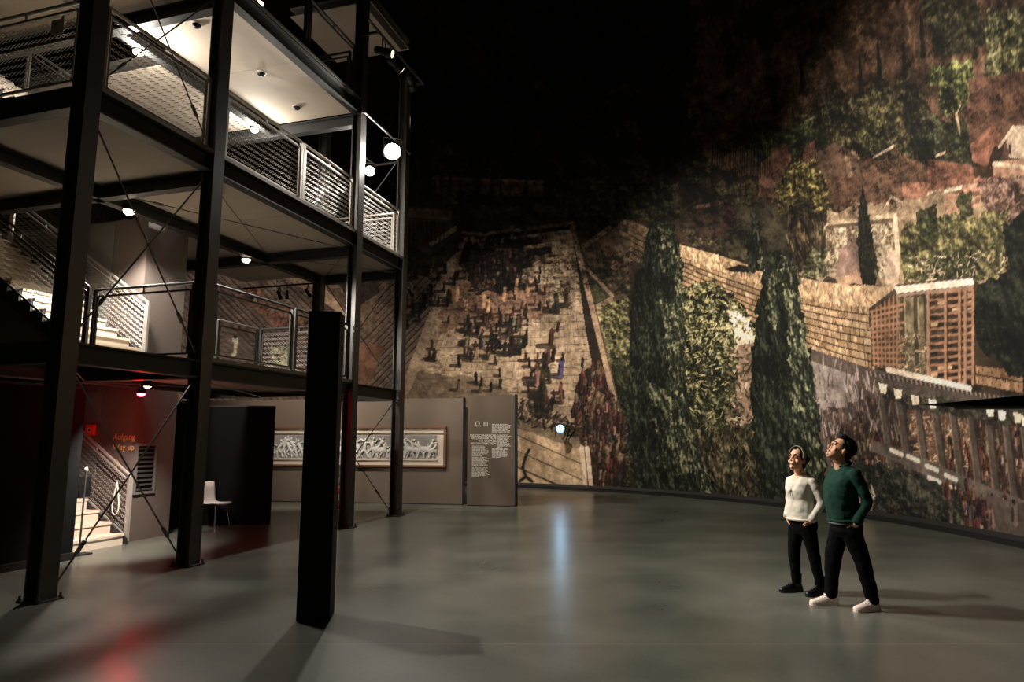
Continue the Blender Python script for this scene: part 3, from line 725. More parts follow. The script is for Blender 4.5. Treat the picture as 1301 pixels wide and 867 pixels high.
MB().lathe(STAIRLAMP, (0, 0, -1), [(0.05, -0.10), (0.06, -0.02), (0.06, 0.05)], 14).build('housing', 'lampbody', R)
MB().lathe(STAIRLAMP, (0, 0, -1), [(0.052, 0.051), (0.03, 0.07)], 14).build('lens', 'lens_dim', R)
MB().tube([STAIRLAMP + Vector((0, 0, 0.1)), STAIRLAMP + Vector((0, 0, 0.28))], 0.012, 8).build('stem', 'steel', R)
rc = tw(2.75, 1.66, 2.38)
R = root('red_lamp', rc, 'small glowing red signal lamp under the lower gallery', 'lamp')
MB().lathe(rc, (0, 0, -1), [(0.06, -0.08), (0.065, 0.0)], 14).build('housing', 'lampbody', R)
MB().lathe(rc, (0, 0, -1), [(0.06, 0.0), (0.05, 0.03), (0.02, 0.045)], 14).build('lens', 'lens_red', R, smooth=True)
MB().tube([rc + Vector((0, 0, 0.08)), rc + Vector((0, 0, 0.26))], 0.012, 8).build('stem', 'steel', R)
bc = Vector(BLUE); bd = (Vector((0.2, 2.0, 1.6)) - bc).normalized()
R = root('wall_spotlight', bc, 'small spotlight with blue-white beam in front of the printed wall', 'lamp')
MB().lathe(bc - bd * 0.16, bd, [(0.06, 0), (0.09, 0.04), (0.09, 0.2), (0.135, 0.24), (0.135, 0.30)], 16).build('housing', 'lampbody', R)
MB().lathe(bc + bd * 0.141, bd, [(0.13, 0), (0.08, 0.03), (0.03, 0.045)], 16).build('lens', 'lens_blue', R)
MB().bar(bc - bd * 0.1, bc + Vector((0.62, 0.30, -0.02)) - bd * 0.1, 0.03, 0.03).build('bracket', 'lampbody', R)
th = math.atan2(bc.x - HC.x, bc.y - HC.y)
MB().bar(bc - bd * 0.14, wall_pt(th, bc.z, HR - 0.005), 0.04, 0.04).build('wall_arm', 'lampbody', R)
# lighting track with small spots at the back of the lower gallery
tr = root('lighting_track', tw(8.25, 3.6, 5.0), 'thin lighting track below the upper gallery at the back', 'track')
MB().bar(tw(8.20, 2.2, 5.36), tw(8.20, 4.28, 5.36), 0.035, 0.035).build('rail', 'lampbody', tr)
for b in (2.4, 3.3, 4.2): MB().tube([tw(8.20, b, 5.36), tw(8.20, b, 5.55)], 0.008, 6).build('hanger', 'lampbody', tr)
for k, (b, lb) in enumerate([(2.42, 'rightmost small spotlight on the gallery lighting track'), (3.0, 'second small spotlight from the right on the gallery lighting track'), (3.22, 'third small spotlight from the right on the gallery lighting track'), (4.0, 'leftmost small spotlight on the gallery lighting track')]):
    spot(tw(8.20, b, 5.14), ((-6.0, 18.7, 1.5) if b == 3.0 else (-9.0, 25.1, 4.6) if b == 4.0 else (-2.6, 18.1, 1.6) if b == 2.42 else tw(8.6, b - 0.25, 4.2)), lb, 'small track spotlights', 0.22, 0.045, 'lampbody', 0.2)
# paper notice hung in the net of the upper gallery railing
ns = root('paper_notice', tw(0.03, 0.5, 6.55), 'small pale paper notice hung on the top left gallery railing', 'notice')
MB().tbox(-0.05, -0.045, 0.40, 0.60, 6.50, 6.69).build('sheet', 'mount', ns)
MB().tbox(-0.052, -0.03, 0.41, 0.45, 6.66, 6.72).build('clip', 'white', ns)
# smoke detectors on the bright soffit
for (a, b), lb in zip([(2.6, 0.95), (4.18, 0.9), (5.5, 1.05)], ['smoke detector on the bright soffit, nearest of three', 'smoke detector on the bright soffit, middle of three', 'smoke detector on the bright soffit, farthest of three']):
    c = tw(a, b, L4 - 0.28); R = root('smoke_detector', c, lb, 'detector', 'smoke detectors on the soffit')
    MB().lathe(c, (0, 0, -1), [(0.085, 0.0), (0.085, 0.02)], 16).build('base', 'white', R)
    MB().lathe(c, (0, 0, -1), [(0.07, 0.02), (0.065, 0.05), (0.03, 0.075)], 16).build('sensor_head', 'lampbody', R, smooth=True)

# ------------------------------------------------------------------ the two visitors
M['skin_m'] = mat('tan_skin', (206, 152, 118), 0.5, 0, 0.06, 20)
M['skin_w'] = mat('warm_skin', (222, 168, 132), 0.5, 0, 0.06, 20)
M['hair'] = mat('dark_hair', (18, 14, 12), 0.7, 0, 0.4, 60, 0.5, 120, spec=0.25)
M['lip'] = mat('lip_tone', (150, 82, 72), 0.5)
M['eye'] = mat('dark_eye', (36, 26, 22), 0.25)
M['eyewhite'] = mat('eye_white', (220, 212, 204), 0.3)
M['green_knit'] = mat('dark_green_knit', (17, 50, 39), 0.9, 0, 0.15, 14, 0.35, 26, spec=0.2)
M['blouse'] = mat('off_white_blouse', (212, 204, 188), 0.75, 0, 0.05, 10, 0.35, 13)
M['navy'] = mat('blue_black_trousers', (7, 7, 9), 0.9, 0, 0.2, 10, 0.4, 16, spec=0.08)
M['blacktr'] = mat('black_trousers', (6, 6, 7), 0.9, 0, 0.2, 10, 0.4, 16, spec=0.08)
M['boot'] = mat('black_leather_boot', (16, 15, 15), 0.35, 0, 0.2, 20)
M['sneak'] = mat('white_sneaker_leather', (232, 214, 202), 0.5, 0, 0.04, 20)
M['sole'] = mat('pale_sneaker_sole', (222, 206, 194), 0.6)
M['band'] = mat('grey_beige_headband', (150, 140, 122), 0.8, 0, 0.2, 60, 0.3, 90)
M['undershirt'] = mat('grey_undershirt', (92, 100, 96), 0.85)
FOLDS = bpy.data.textures.new('cloth_folds', 'CLOUDS'); FOLDS.noise_scale = 0.09; FOLDS.noise_depth = 2
CURLS = bpy.data.textures.new('hair_locks', 'CLOUDS'); CURLS.noise_scale = 0.022; CURLS.noise_depth = 1
class Body:
    def __init__(self, base, face_deg):
        t = math.radians(face_deg); self.o = Vector(base)
        self.F = Vector((math.cos(t), math.sin(t), 0)); self.S = Vector((-math.sin(t), math.cos(t), 0)); self.U = Vector((0, 0, 1))
    def p(self, s, f, z): return self.o + self.S * s + self.F * f + self.U * z
    def head(self, c, pitch, yaw, k=1.0):
        self.hc = self.p(*c); self.k = k
        a = math.radians(yaw); f0 = self.F * math.cos(a) + self.S * math.sin(a); self.hs = self.S * math.cos(a) - self.F * math.sin(a)
        b = math.radians(pitch); self.hf = f0 * math.cos(b) + self.U * math.sin(b); self.hu = self.U * math.cos(b) - f0 * math.sin(b)
    def h(self, x, y, z): return self.hc + (self.hs * x + self.hf * y + self.hu * z) * self.k
def ellipsoid(mb, c, ax, r, n=16, m=10):
    vs = [c - ax[2] * r[2]]; fs = []
    for i in range(1, m):
        p_ = -math.pi / 2 + math.pi * i / m
        for k in range(n):
            t = 2 * math.pi * k / n; vs.append(c + ax[0] * (r[0] * math.cos(p_) * math.cos(t)) + ax[1] * (r[1] * math.cos(p_) * math.sin(t)) + ax[2] * (r[2] * math.sin(p_)))
    vs.append(c + ax[2] * r[2]); e = len(vs) - 1
    for k in range(n):
        fs.append((0, 1 + (k + 1) % n, 1 + k)); fs.append((e, e - n + k, e - n + (k + 1) % n))
    for i in range(m - 2):
        for k in range(n): fs.append((1 + i * n + k, 1 + i * n + (k + 1) % n, 1 + (i + 1) * n + (k + 1) % n, 1 + (i + 1) * n + k))
    mb.add(vs, fs)
def rings(mb, rows, n=24):
    """rows: (centre, side axis, forward axis, r_side, r_front, r_back)"""
    vs = []; fs = []
    for c, s, f, rs_, rf, rb in rows:
        for k in range(n):
            t = 2 * math.pi * k / n; y = math.sin(t); x = math.cos(t)
            vs.append(c + s * (rs_ * math.copysign(abs(x) ** 0.85, x)) + f * ((rf if y > 0 else rb) * math.copysign(abs(y) ** 0.9, y)))
    for i in range(len(rows) - 1):
        for k in range(n): fs.append((i * n + k, i * n + (k + 1) % n, (i + 1) * n + (k + 1) % n, (i + 1) * n + k))
    fs += [tuple(range(n))[::-1], tuple(range((len(rows) - 1) * n, len(rows) * n))]
    mb.add(vs, fs)
def skin(o, vox, smooth=3, tex=None, amp=0.0):
    r = o.modifiers.new('union', 'REMESH'); r.mode = 'VOXEL'; r.voxel_size = vox; r.use_smooth_shade = True
    if tex:
        d = o.modifiers.new('folds', 'DISPLACE'); d.texture = tex; d.strength = amp; d.texture_coords = 'LOCAL'; d.mid_level = 0.5
    s = o.modifiers.new('soften', 'SMOOTH'); s.factor = 0.5; s.iterations = smooth
    return o
def limb(mb, pts, rad, n=14):
    # resample through the joints so that bends stay round
    P_ = [Vector(q) for q in pts]; out = []; rr = []
    for i in range(len(P_) - 1):
        for k in range(6):
            t = k / 6; q = P_[i].lerp(P_[i + 1], t); r = rad[i] + (rad[i + 1] - rad[i]) * t
            out.append(q); rr.append(r)
    out.append(P_[-1]); rr.append(rad[-1])
    for _ in range(2):
        out = [out[0]] + [(out[i - 1] + out[i] * 2 + out[i + 1]) / 4 for i in range(1, len(out) - 1)] + [out[-1]]
    mb.tube(out, rr, n)
    ellipsoid(mb, out[0], (Vector((1, 0, 0)), Vector((0, 1, 0)), Vector((0, 0, 1))), (rr[0],) * 3, 12, 8)
    ellipsoid(mb, out[-1], (Vector((1, 0, 0)), Vector((0, 1, 0)), Vector((0, 0, 1))), (rr[-1],) * 3, 12, 8)
def face_and_head(B, mb, female):
    k = 0.94 if female else 1.0
    rows = [(-0.122, 0.020, 0.052, 0.022, 0.025), (-0.112, 0.034, 0.046, 0.036, 0.04), (-0.095, 0.050, 0.032, 0.056, 0.05), (-0.06, 0.062, 0.015, 0.074, 0.07), (-0.02, 0.069, 0.004, 0.084, 0.088),
            (0.02, 0.074, 0.0, 0.087, 0.098), (0.06, 0.075, -0.004, 0.088, 0.10), (0.09, 0.067, -0.008, 0.078, 0.09), (0.112, 0.048, -0.01, 0.056, 0.066), (0.124, 0.02, -0.012, 0.024, 0.03)]
    rings(mb, [(B.h(0, yc, h), B.hs, B.hf, rx * k * (0.95 if female else 1), rf * k, rb * k) for h, rx, yc, rf, rb in rows])
    ax = (B.hs, B.hf, B.hu)
    mb.tube([B.h(0, 0.084, 0.022), B.h(0, 0.098, -0.005), B.h(0, 0.112, -0.030)], [0.008, 0.010, 0.013], 8)     # nose
    ellipsoid(mb, B.h(0, 0.103, -0.034), ax, (0.018, 0.013, 0.010), 10, 8)
    ellipsoid(mb, B.h(0, 0.078, 0.030), ax, (0.052, 0.016, 0.010), 12, 8)                                      # brow
    for sg in (-1, 1):
        ellipsoid(mb, B.h(sg * 0.074, -0.012, -0.012), ax, (0.011, 0.020, 0.032), 10, 8)                       # ears
        ellipsoid(mb, B.h(sg * 0.040, 0.062, -0.030), ax, (0.024, 0.012, 0.022), 10, 8)                        # cheeks
    ellipsoid(mb, B.h(0, 0.082, -0.098), ax, (0.020, 0.014, 0.014), 10, 8)                                     # chin
    ellipsoid(mb, B.h(0, 0.088, -0.064), ax, (0.024, 0.010, 0.013), 10, 8)                                     # mouth
def face_parts(B, R, female):
    ax = (B.hs, B.hf, B.hu)
    for sg in (-1, 1):
        e = MB(); ellipsoid(e, B.h(sg * 0.031, 0.076, 0.010), ax, (0.014, 0.010, 0.007), 12, 8); eo = e.build('eye', 'eyewhite', R, smooth=True)
        e = MB(); ellipsoid(e, B.h(sg * 0.031, 0.0835, 0.010), ax, (0.006, 0.004, 0.006), 10, 6); e.build('iris', 'eye', eo, smooth=True)
        MB().tube([B.h(sg * 0.014, 0.093, 0.033), B.h(sg * 0.032, 0.089, 0.039), B.h(sg * 0.052, 0.074, 0.033)], [0.004, 0.005, 0.003], 6).build('eyebrow', 'hair', R, smooth=True)
    MB().tube([B.h(-0.022, 0.088, -0.063), B.h(-0.008, 0.098, -0.060), B.h(0.008, 0.098, -0.060), B.h(0.022, 0.088, -0.063)], [0.002, 0.005, 0.005, 0.002], 6).build('lips', 'lip', R, smooth=True)
def hand(mb, B, wrist, d, out, k=1.0):
    """palm and five bent fingers; d points along the hand, out points away from the thigh"""
    d = d.normalized(); w = d.cross(out).normalized(); nrm = w.cross(d).normalized()
    c = wrist + d * 0.045 * k
    ellipsoid(mb, c, (w, nrm, d), (0.040 * k, 0.017 * k, 0.052 * k), 14, 10)
    for i, (x, l) in enumerate(((-0.030, 0.058), (-0.010, 0.072), (0.010, 0.076), (0.030, 0.066))):
        a = wrist + d * 0.085 * k + w * x * k; b = a + (d * 0.5 * l - nrm * 0.006) * k; e = b + (d * 0.45 * l - nrm * 0.020) * k
        mb.tube([a - d * 0.012, a, b, e], [0.009 * k, 0.009 * k, 0.0085 * k, 0.007 * k], 8)
    a = wrist + d * 0.030 * k + w * 0.032 * k; b = a + (d * 0.026 + w * 0.028) * k; e = b + (d * 0.034 + w * 0.006) * k
    mb.tube([a - w * 0.01, a, b, e], [0.011 * k, 0.011 * k, 0.010 * k, 0.008 * k], 8)
def shoe(B, R, ank, toe_deg, kind):
    t = math.radians(toe_deg); f = B.F * math.cos(t) + B.S * math.sin(t); s = B.S * math.cos(t) - B.F * math.sin(t); U = B.U
    g = Vector((ank.x, ank.y, 0)); W_ = []
    z0 = 0.025
    prof = [(-0.085, 0.026, 0.055), (-0.07, 0.034, 0.075), (-0.03, 0.037, 0.082), (0.02, 0.039, 0.078), (0.06, 0.043, 0.062), (0.11, 0.047, 0.048), (0.155, 0.044, 0.038), (0.185, 0.034, 0.028), (0.20, 0.016, 0.016)]
    if kind == 'boot': prof = [(x, w * 0.92, h * 0.95) for x, w, h in prof]
    n = 14; vs = []; fs = []
    for x, wd, hh in prof:
        for k in range(n):
            a = math.pi * k / (n - 1); vs.append(g + f * x + s * (wd * math.cos(a)) + U * (z0 + hh * abs(math.sin(a)) ** 0.8))
    for i in range(len(prof) - 1):
        for k in range(n - 1): fs.append((i * n + k, i * n + k + 1, (i + 1) * n + k + 1, (i + 1) * n + k))
        fs.append((i * n + n - 1, i * n, (i + 1) * n, (i + 1) * n + n - 1))
    fs += [tuple(range(n))[::-1], tuple(range((len(prof) - 1) * n, len(prof) * n))]
    mb = MB().add(vs, fs)
    if kind == 'boot': mb.tube([g + f * -0.03 + U * 0.06, g + f * -0.035 + U * 0.13, g + f * -0.035 + U * 0.20], [0.044, 0.046, 0.05], 14)
    else: mb.tube([g + f * -0.03 + U * 0.06, g + f * -0.04 + U * 0.105], [0.044, 0.04], 14)
    sh = mb.build('boot' if kind == 'boot' else 'sneaker', 'boot' if kind == 'boot' else 'sneak', R, smooth=True)
    skin(sh, 0.006, 2)
    pts = [g + f * x + s * (wd * 1.06) for x, wd, hh in prof] + [g + f * x - s * (wd * 1.06) for x, wd, hh in reversed(prof)]
    MB().prism(pts, (0, 0, 0.030)).build('sole', 'boot' if kind == 'boot' else 'sole', sh)
    lc = MB()
    for k in range(4):
        x = 0.035 + k * 0.022; z = z0 + 0.075 - k * 0.009
        lc.tube([g + f * x + s * 0.024 + U * (z - 0.008), g + f * (x + 0.004) + U * (z + 0.004), g + f * (x + 0.006) - s * 0.024 + U * (z - 0.008)], 0.004, 6)
    lc.build('laces', 'boot' if kind == 'boot' else 'letter', sh, smooth=True)
    if kind != 'boot':
        MB().tube([g + f * 0.02 + U * 0.095, g + f * 0.035 + U * 0.118], [0.026, 0.022], 10).build('tongue', 'sneak', sh, smooth=True)
        MB().bar(g + f * 0.01 + s * 0.040 + U * 0.05, g + f * 0.05 + s * 0.044 + U * 0.075, 0.012, 0.006, s).build('side_stripe', 'sole', sh)

def person(B, label, female):
    R = root('person', Vector((B.o.x, B.o.y, 0)), label, 'person', 'visitors looking up at the print')
    S, F, U = B.S, B.F, B.U
    if female:
        hz, sz_, nb = 0.80, 1.26, (0.0, -0.015, 1.25)
        hips = [(0.085, 0.0, hz), (-0.085, 0.0, hz)]
        legs = [[(0.082, 0.0, hz - 0.10), (0.115, -0.02, 0.45), (0.13, -0.075, 0.10)], [(-0.082, 0.0, hz - 0.10), (-0.10, 0.05, 0.45), (-0.105, 0.03, 0.10)]]
        lr = [0.090, 0.066, 0.047]
        arms = [[(0.158, -0.015, 1.215), (0.235, -0.075, 0.99), (0.168, 0.04, 0.80)], [(-0.158, -0.015, 1.215), (-0.225, -0.06, 0.99), (-0.168, 0.05, 0.81)]]
        ar = [0.050, 0.046, 0.036]
        tor = [(0.795, 0.0, 0.172, 0.125, 0.13), (0.84, 0.0, 0.175, 0.128, 0.13), (0.92, 0.01, 0.168, 0.122, 0.118), (1.02, 0.01, 0.155, 0.11, 0.105), (1.12, 0.02, 0.160, 0.125, 0.10), (1.20, 0.01, 0.165, 0.105, 0.10), (1.255, -0.01, 0.145, 0.07, 0.075), (1.285, -0.015, 0.085, 0.05, 0.055)]
        top, low, shoe_k = 'blouse', 'blacktr', 'boot'
    else:
        hz, sz_, nb = 0.86, 1.38, (0.0, -0.03, 1.37)
        legs = [[(0.085, -0.02, hz - 0.11), (0.125, -0.09, 0.49), (0.14, -0.165, 0.10)], [(-0.085, 0.0, hz - 0.11), (-0.11, 0.085, 0.49), (-0.12, 0.125, 0.10)]]
        lr = [0.104, 0.080, 0.062]
        arms = [[(0.195, -0.035, 1.335), (0.232, -0.135, 1.07), (0.180, -0.02, 0.85)], [(-0.195, -0.035, 1.335), (-0.232, -0.12, 1.07), (-0.180, 0.0, 0.85)]]
        ar = [0.066, 0.055, 0.043]
        tor = [(0.855, -0.015, 0.172, 0.150, 0.15), (0.90, -0.012, 0.178, 0.160, 0.148), (1.0, 0.0, 0.178, 0.160, 0.135), (1.12, 0.012, 0.188, 0.158, 0.130), (1.24, 0.01, 0.198, 0.140, 0.135), (1.33, -0.015, 0.195, 0.10, 0.115), (1.385, -0.03, 0.155, 0.07, 0.085), (1.415, -0.035, 0.085, 0.06, 0.062)]
        top, low, shoe_k = 'green_knit', 'navy', 'sneaker'
    # body: one continuous figure inside the clothes, bare at head, neck and hands
    b = MB(); face_and_head(B, b, female)
    nk = B.p(*nb); kk = 0.050 if female else 0.062
    b.tube([nk - U * 0.06, nk.lerp(B.h(0, -0.015, -0.07), 0.5), B.h(0, -0.012, -0.05)], [kk * 1.25, kk, kk * 1.02], 14)
    rings(b, [(B.p(0, f, z), S, F, rs_ * 0.86, rf * 0.84, rb * 0.84) for z, f, rs_, rf, rb in tor])
    for A_ in arms:
        pts = [B.p(*q) for q in A_]; limb(b, pts, [r * 0.82 for r in ar])
        d = (pts[2] - pts[1]).normalized()
        hand(b, B, pts[2] + d * 0.005, d * 0.3 - U * 0.7 - S * (0.75 if A_[0][0] > 0 else -0.75), S if A_[0][0] > 0 else -S, 0.88 if female else 1.0)
    for Lg in legs: limb(b, [B.p(*q) for q in Lg], [r * 0.8 for r in lr])
    skin(b.build('body', 'skin_w' if female else 'skin_m', R, smooth=True), 0.0055, 2)
    face_parts(B, R, female)
    # top
    t_ = MB(); rings(t_, [(B.p(0, f, z), S, F, rs_, rf, rb) for z, f, rs_, rf, rb in tor], 30)
    for A_ in arms:
        pts = [B.p(*q) for q in A_]; limb(t_, [pts[0], pts[1], pts[1].lerp(pts[2], 0.93)], ar)
    to = skin(t_.build('blouse' if female else 'sweater', top, R, smooth=True), 0.009, 4, FOLDS, 0.022)
    for A_ in arms:
        pts = [B.p(*q) for q in A_]; c = pts[1].lerp(pts[2], 0.94); d = (pts[2] - pts[1]).normalized()
        MB().tube([c - d * 0.035, c + d * 0.02], [ar[2] + 0.006, ar[2] + 0.004], 14).build('cuff', top, to, smooth=True)
    if female:
        v = MB()
        for sg in (-1, 1):
            v.tube([B.p(sg * 0.062, -0.035, 1.285), B.p(sg * 0.050, 0.045, 1.265), B.p(sg * 0.012, 0.115, 1.185), B.p(0.0, 0.145, 1.10)], [0.010, 0.010, 0.008, 0.006], 8)
        v.build('collar', top, to, smooth=True)
        nk_ = MB(); nk_.add([B.p(-0.045, 0.055, 1.272), B.p(0.045, 0.055, 1.272), B.p(0.0, 0.148, 1.12), B.p(-0.03, 0.098, 1.215), B.p(0.03, 0.098, 1.215)], [(0, 1, 4, 3), (3, 4, 2)])
        q = nk_.build('neckline', 'skin_w', to); q.modifiers.new('thickness', 'SOLIDIFY').thickness = 0.008
        MB().tube([B.p(0.0, 0.150, 1.12), B.p(0.0, 0.150, 1.05)], 0.004, 6).build('placket', 'eye', to)
        MB().tube([B.p(0.16 * math.cos(2 * math.pi * k / 28) * 1.075, 0.128 * math.sin(2 * math.pi * k / 28) * 1.05, 0.80) for k in range(28)], 0.013, 8, close=True).build('hem', top, to, smooth=True)
    else:
        MB().tube([B.p(0.078 * math.cos(2 * math.pi * k / 24), -0.032 + 0.066 * math.sin(2 * math.pi * k / 24), 1.424 - 0.022 * math.sin(2 * math.pi * k / 24)) for k in range(24)], 0.017, 8, close=True).build('collar', top, to, smooth=True)
        MB().tube([B.p(0.172 * math.cos(2 * math.pi * k / 28), -0.012 + 0.152 * math.sin(2 * math.pi * k / 28), 0.865) for k in range(28)], 0.018, 8, close=True).build('hem', top, to, smooth=True)
        MB().tube([B.p(0.16 * math.cos(2 * math.pi * k / 28), -0.012 + 0.148 * math.sin(2 * math.pi * k / 28), 0.838) for k in range(28)], 0.013, 8, close=True).build('undershirt_hem', 'undershirt', to, smooth=True)
    # trousers
    l_ = MB()
    rings(l_, [(B.p(0, tor[0][1], hz + 0.04), S, F, tor[0][2] * 0.84, tor[0][3] * 0.84, tor[0][4] * 0.84), (B.p(0, tor[0][1] - 0.005, hz - 0.04), S, F, tor[0][2] * 0.97, tor[0][3] * 0.90, tor[0][4] * 0.96), (B.p(0, 0, hz - 0.10), S, F, tor[0][2] * 0.98, tor[0][3] * 0.85, tor[0][4] * 0.98), (B.p(0, 0.0, hz - 0.17), S, F, tor[0][2] * 0.86, 0.085, 0.095)], 26)
    for Lg in legs:
        pts = [B.p(*q) for q in Lg]; limb(l_, [pts[0], pts[1], pts[1].lerp(pts[2], 0.98)], lr)
    lo_ = skin(l_.build('trousers', low, R, smooth=True), 0.009, 4, FOLDS, 0.018)
    for A_, sg in ((arms[0], 1), (arms[1], -1)):
        q = B.p(*A_[2]); MB().tube([q + F * 0.05 - S * sg * 0.02 - U * 0.03, q - S * sg * 0.012 - U * 0.055, q - F * 0.05 - S * sg * 0.02 - U * 0.05], 0.007, 6).build('pocket_edge', low, lo_, smooth=True)
    for Lg, td in zip(legs, ((8, -6) if not female else (4, -8))): shoe(B, R, B.p(*Lg[2]) + F * 0.02, td, shoe_k)
    # hair
    ax = (B.hs, B.hf, B.hu); h_ = MB()
    if female:
        ellipsoid(h_, B.h(0, -0.030, 0.045), ax, (0.087, 0.108, 0.104)); ellipsoid(h_, B.h(0, -0.055, -0.035), ax, (0.072, 0.055, 0.070))
        skin(h_.build('hair', 'hair', R, smooth=True), 0.005, 2, CURLS, 0.008)
        bn = MB(); ellipsoid(bn, B.h(0, -0.142, 0.040), ax, (0.050, 0.046, 0.050)); skin(bn.build('hair_bun', 'hair', R, smooth=True), 0.006, 2, CURLS, 0.012)
        hb = MB(); vs = []; fs = []; N = 30
        for k in range(N + 1):
            a = math.pi * (-0.08 + 1.16 * k / N); x, z = 0.084 * math.cos(a), 0.040 + 0.100 * math.sin(a)
            for dy, dr in ((-0.026, 0.0), (-0.013, 0.006), (0.0, 0.008), (0.013, 0.006), (0.026, 0.0)):
                vs.append(B.h(x * (1 + dr * 8), 0.004 + dy + 0.016 * math.sin(a), z + dr * math.sin(a)))
        for k in range(N):
            for j in range(4): fs.append((k * 5 + j, k * 5 + j + 1, (k + 1) * 5 + j + 1, (k + 1) * 5 + j))
        q = hb.add(vs, fs).build('headband', 'band', R, smooth=True); q.modifiers.new('thickness', 'SOLIDIFY').thickness = 0.006
    else:
        ellipsoid(h_, B.h(0, -0.040, 0.058), ax, (0.096, 0.116, 0.110)); ellipsoid(h_, B.h(0, -0.078, -0.024), ax, (0.070, 0.050, 0.080)); ellipsoid(h_, B.h(0, 0.036, 0.118), ax, (0.072, 0.056, 0.040))
        skin(h_.build('hair', 'hair', R, smooth=True), 0.005, 2, CURLS, 0.016)
    return R
bw = Body((3.25, 7.88, 0), 203); bw.head((0.0, 0.02, 1.452), 16, 12, 1.08)
person(bw, 'person in an off-white blouse and black trousers wearing a headband, hand in pocket', True)
bm_ = Body((3.41, 7.22, 0), 184); bm_.head((0.0, 0.0, 1.575), 34, 0, 1.10)
person(bm_, 'person in a dark green sweater and white sneakers, head tilted back, hands in pockets', False)

# ------------------------------------------------------------------ the printed panorama on the round wall
# The print is painted in wall metres: u = arc length along the wall, z = height. W() turns a point read off
# the photograph into the place on the wall where that detail is printed.
CT, ST = math.cos(TILT), math.sin(TILT)
def W(px, py):
    k = (px - 650.5) / FPX; v = (433.5 - py) / FPX
    dx, dy, dz = k, CT - v * ST, ST + v * CT
    A_ = dx * dx + dy * dy; B_ = -2 * (dx * HC.x + dy * HC.y); C_ = HC.x ** 2 + HC.y ** 2 - HR ** 2
    t = (-B_ + math.sqrt(B_ * B_ - 4 * A_ * C_)) / (2 * A_)
    x, y, z = dx * t, dy * t, EYE + dz * t
    return HR * math.atan2(x - HC.x, y - HC.y), z
def scale_at(px, py):                                   # metres per photograph pixel on the wall, across and up
    a, b = W(px, py), W(px + 1, py); c = W(px, py + 1)
    return abs(b[0] - a[0]), abs(c[1] - a[1])
def ramp(stops):
    out = []
    for (x0, d0), (x1, _) in zip(stops[:-1], stops[1:]): out.append(np.arange(x0, x1, d0))
    return np.concatenate(out + [np.array([stops[-1][0]])])
D2R = math.pi / 180
UU = ramp([(-62 * D2R * HR, 0.045), (-25 * D2R * HR, 0.036), (30 * D2R * HR, 0.030), (52 * D2R * HR, 0.023), (97 * D2R * HR, 0.06), (118 * D2R * HR, 0)])
ZZ = ramp([(0.0, 0.024), (8.0, 0.032), (11.5, 0.06), (15.0, 0.14), (HH, 0)])
UG, ZG = np.meshgrid(UU, ZZ)
IMG = np.zeros(UG.shape + (3,), np.float32)
NR = np.random.default_rng(7)
def lin(c):
    c = np.asarray(c, float) / 255
    return np.where(c <= 0.04045, c / 12.92, ((c + 0.055) / 1.055) ** 2.4)
_lat = NR.random((256, 256)).astype(np.float32)
def vnoise(u, z, s, off=0.0):
    x, y = u * s + 37.3 + off, z * s + 11.7 + off * 1.7
    xi, yi = np.floor(x).astype(int), np.floor(y).astype(int); fx, fy = x - xi, y - yi
    fx, fy = fx * fx * (3 - 2 * fx), fy * fy * (3 - 2 * fy)
    g_ = lambda i, j: _lat[(yi + j) & 255, (xi + i) & 255]
    return (g_(0, 0) * (1 - fx) + g_(1, 0) * fx) * (1 - fy) + (g_(0, 1) * (1 - fx) + g_(1, 1) * fx) * fy
def fbm(u, z, s, n=4, off=0.0):
    r = 0; a = 0.5; t = 0
    for k in range(n): r = r + a * vnoise(u, z, s * 2 ** k, off + 5.1 * k); t += a; a *= 0.55
    return r / t
def block(u0, u1, z0, z1):
    return slice(max(0, np.searchsorted(UU, u0)), np.searchsorted(UU, u1) + 1), slice(max(0, np.searchsorted(ZZ, z0)), np.searchsorted(ZZ, z1) + 1)
def to_wall(poly, sub=6):
    out = []
    for i in range(len(poly)):
        p, q = poly[i], poly[(i + 1) % len(poly)]
        for k in range(sub): out.append(W(p[0] + (q[0] - p[0]) * k / sub, p[1] + (q[1] - p[1]) * k / sub))
    return np.array(out)
def inside(pw_, U_, Z_):
    m_ = np.zeros(U_.shape, bool)
    for i in range(len(pw_)):
        (x0, y0), (x1, y1) = pw_[i], pw_[(i + 1) % len(pw_)]
        if y0 == y1: continue
        c_ = ((Z_ >= min(y0, y1)) & (Z_ < max(y0, y1))) & (U_ < x0 + (Z_ - y0) * (x1 - x0) / (y1 - y0))
        m_ ^= c_
    return m_
def area(poly, rough=0.0, rs=3.0, sub=6):
    """block slices and mask of a polygon, its edge broken up by noise of amplitude rough (m)"""
    pw_ = to_wall(poly, sub); r = rough
    cs, rs_ = block(pw_[:, 0].min() - r, pw_[:, 0].max() + r, pw_[:, 1].min() - r, pw_[:, 1].max() + r)
    U_, Z_ = UG[rs_, cs], ZG[rs_, cs]
    if rough:
        U2 = U_ + rough * 2 * (fbm(U_, Z_, rs, 3) - 0.5); Z2 = Z_ + rough * 2 * (fbm(U_, Z_, rs, 3, 9.0) - 0.5)
    else: U2, Z2 = U_, Z_
    return rs_, cs, U_, Z_, inside(pw_, U2, Z2)
def fill(poly, c0, c1=None, ns=2.0, rough=0.0, alpha=1.0, contrast=1.6, sub=6, rs=3.0):
    rs_, cs, U_, Z_, m_ = area(poly, rough, rs, sub)
    if not m_.any(): return
    c0 = lin(c0); c1 = lin(c1) if c1 is not None else c0
    t = np.clip((fbm(U_, Z_, ns, 4, 3.3) - 0.5) * contrast + 0.5, 0, 1)[..., None]
    col = c0 * (1 - t) + c1 * t
    blk = IMG[rs_, cs]; blk[m_] = blk[m_] * (1 - alpha) + col[m_] * alpha
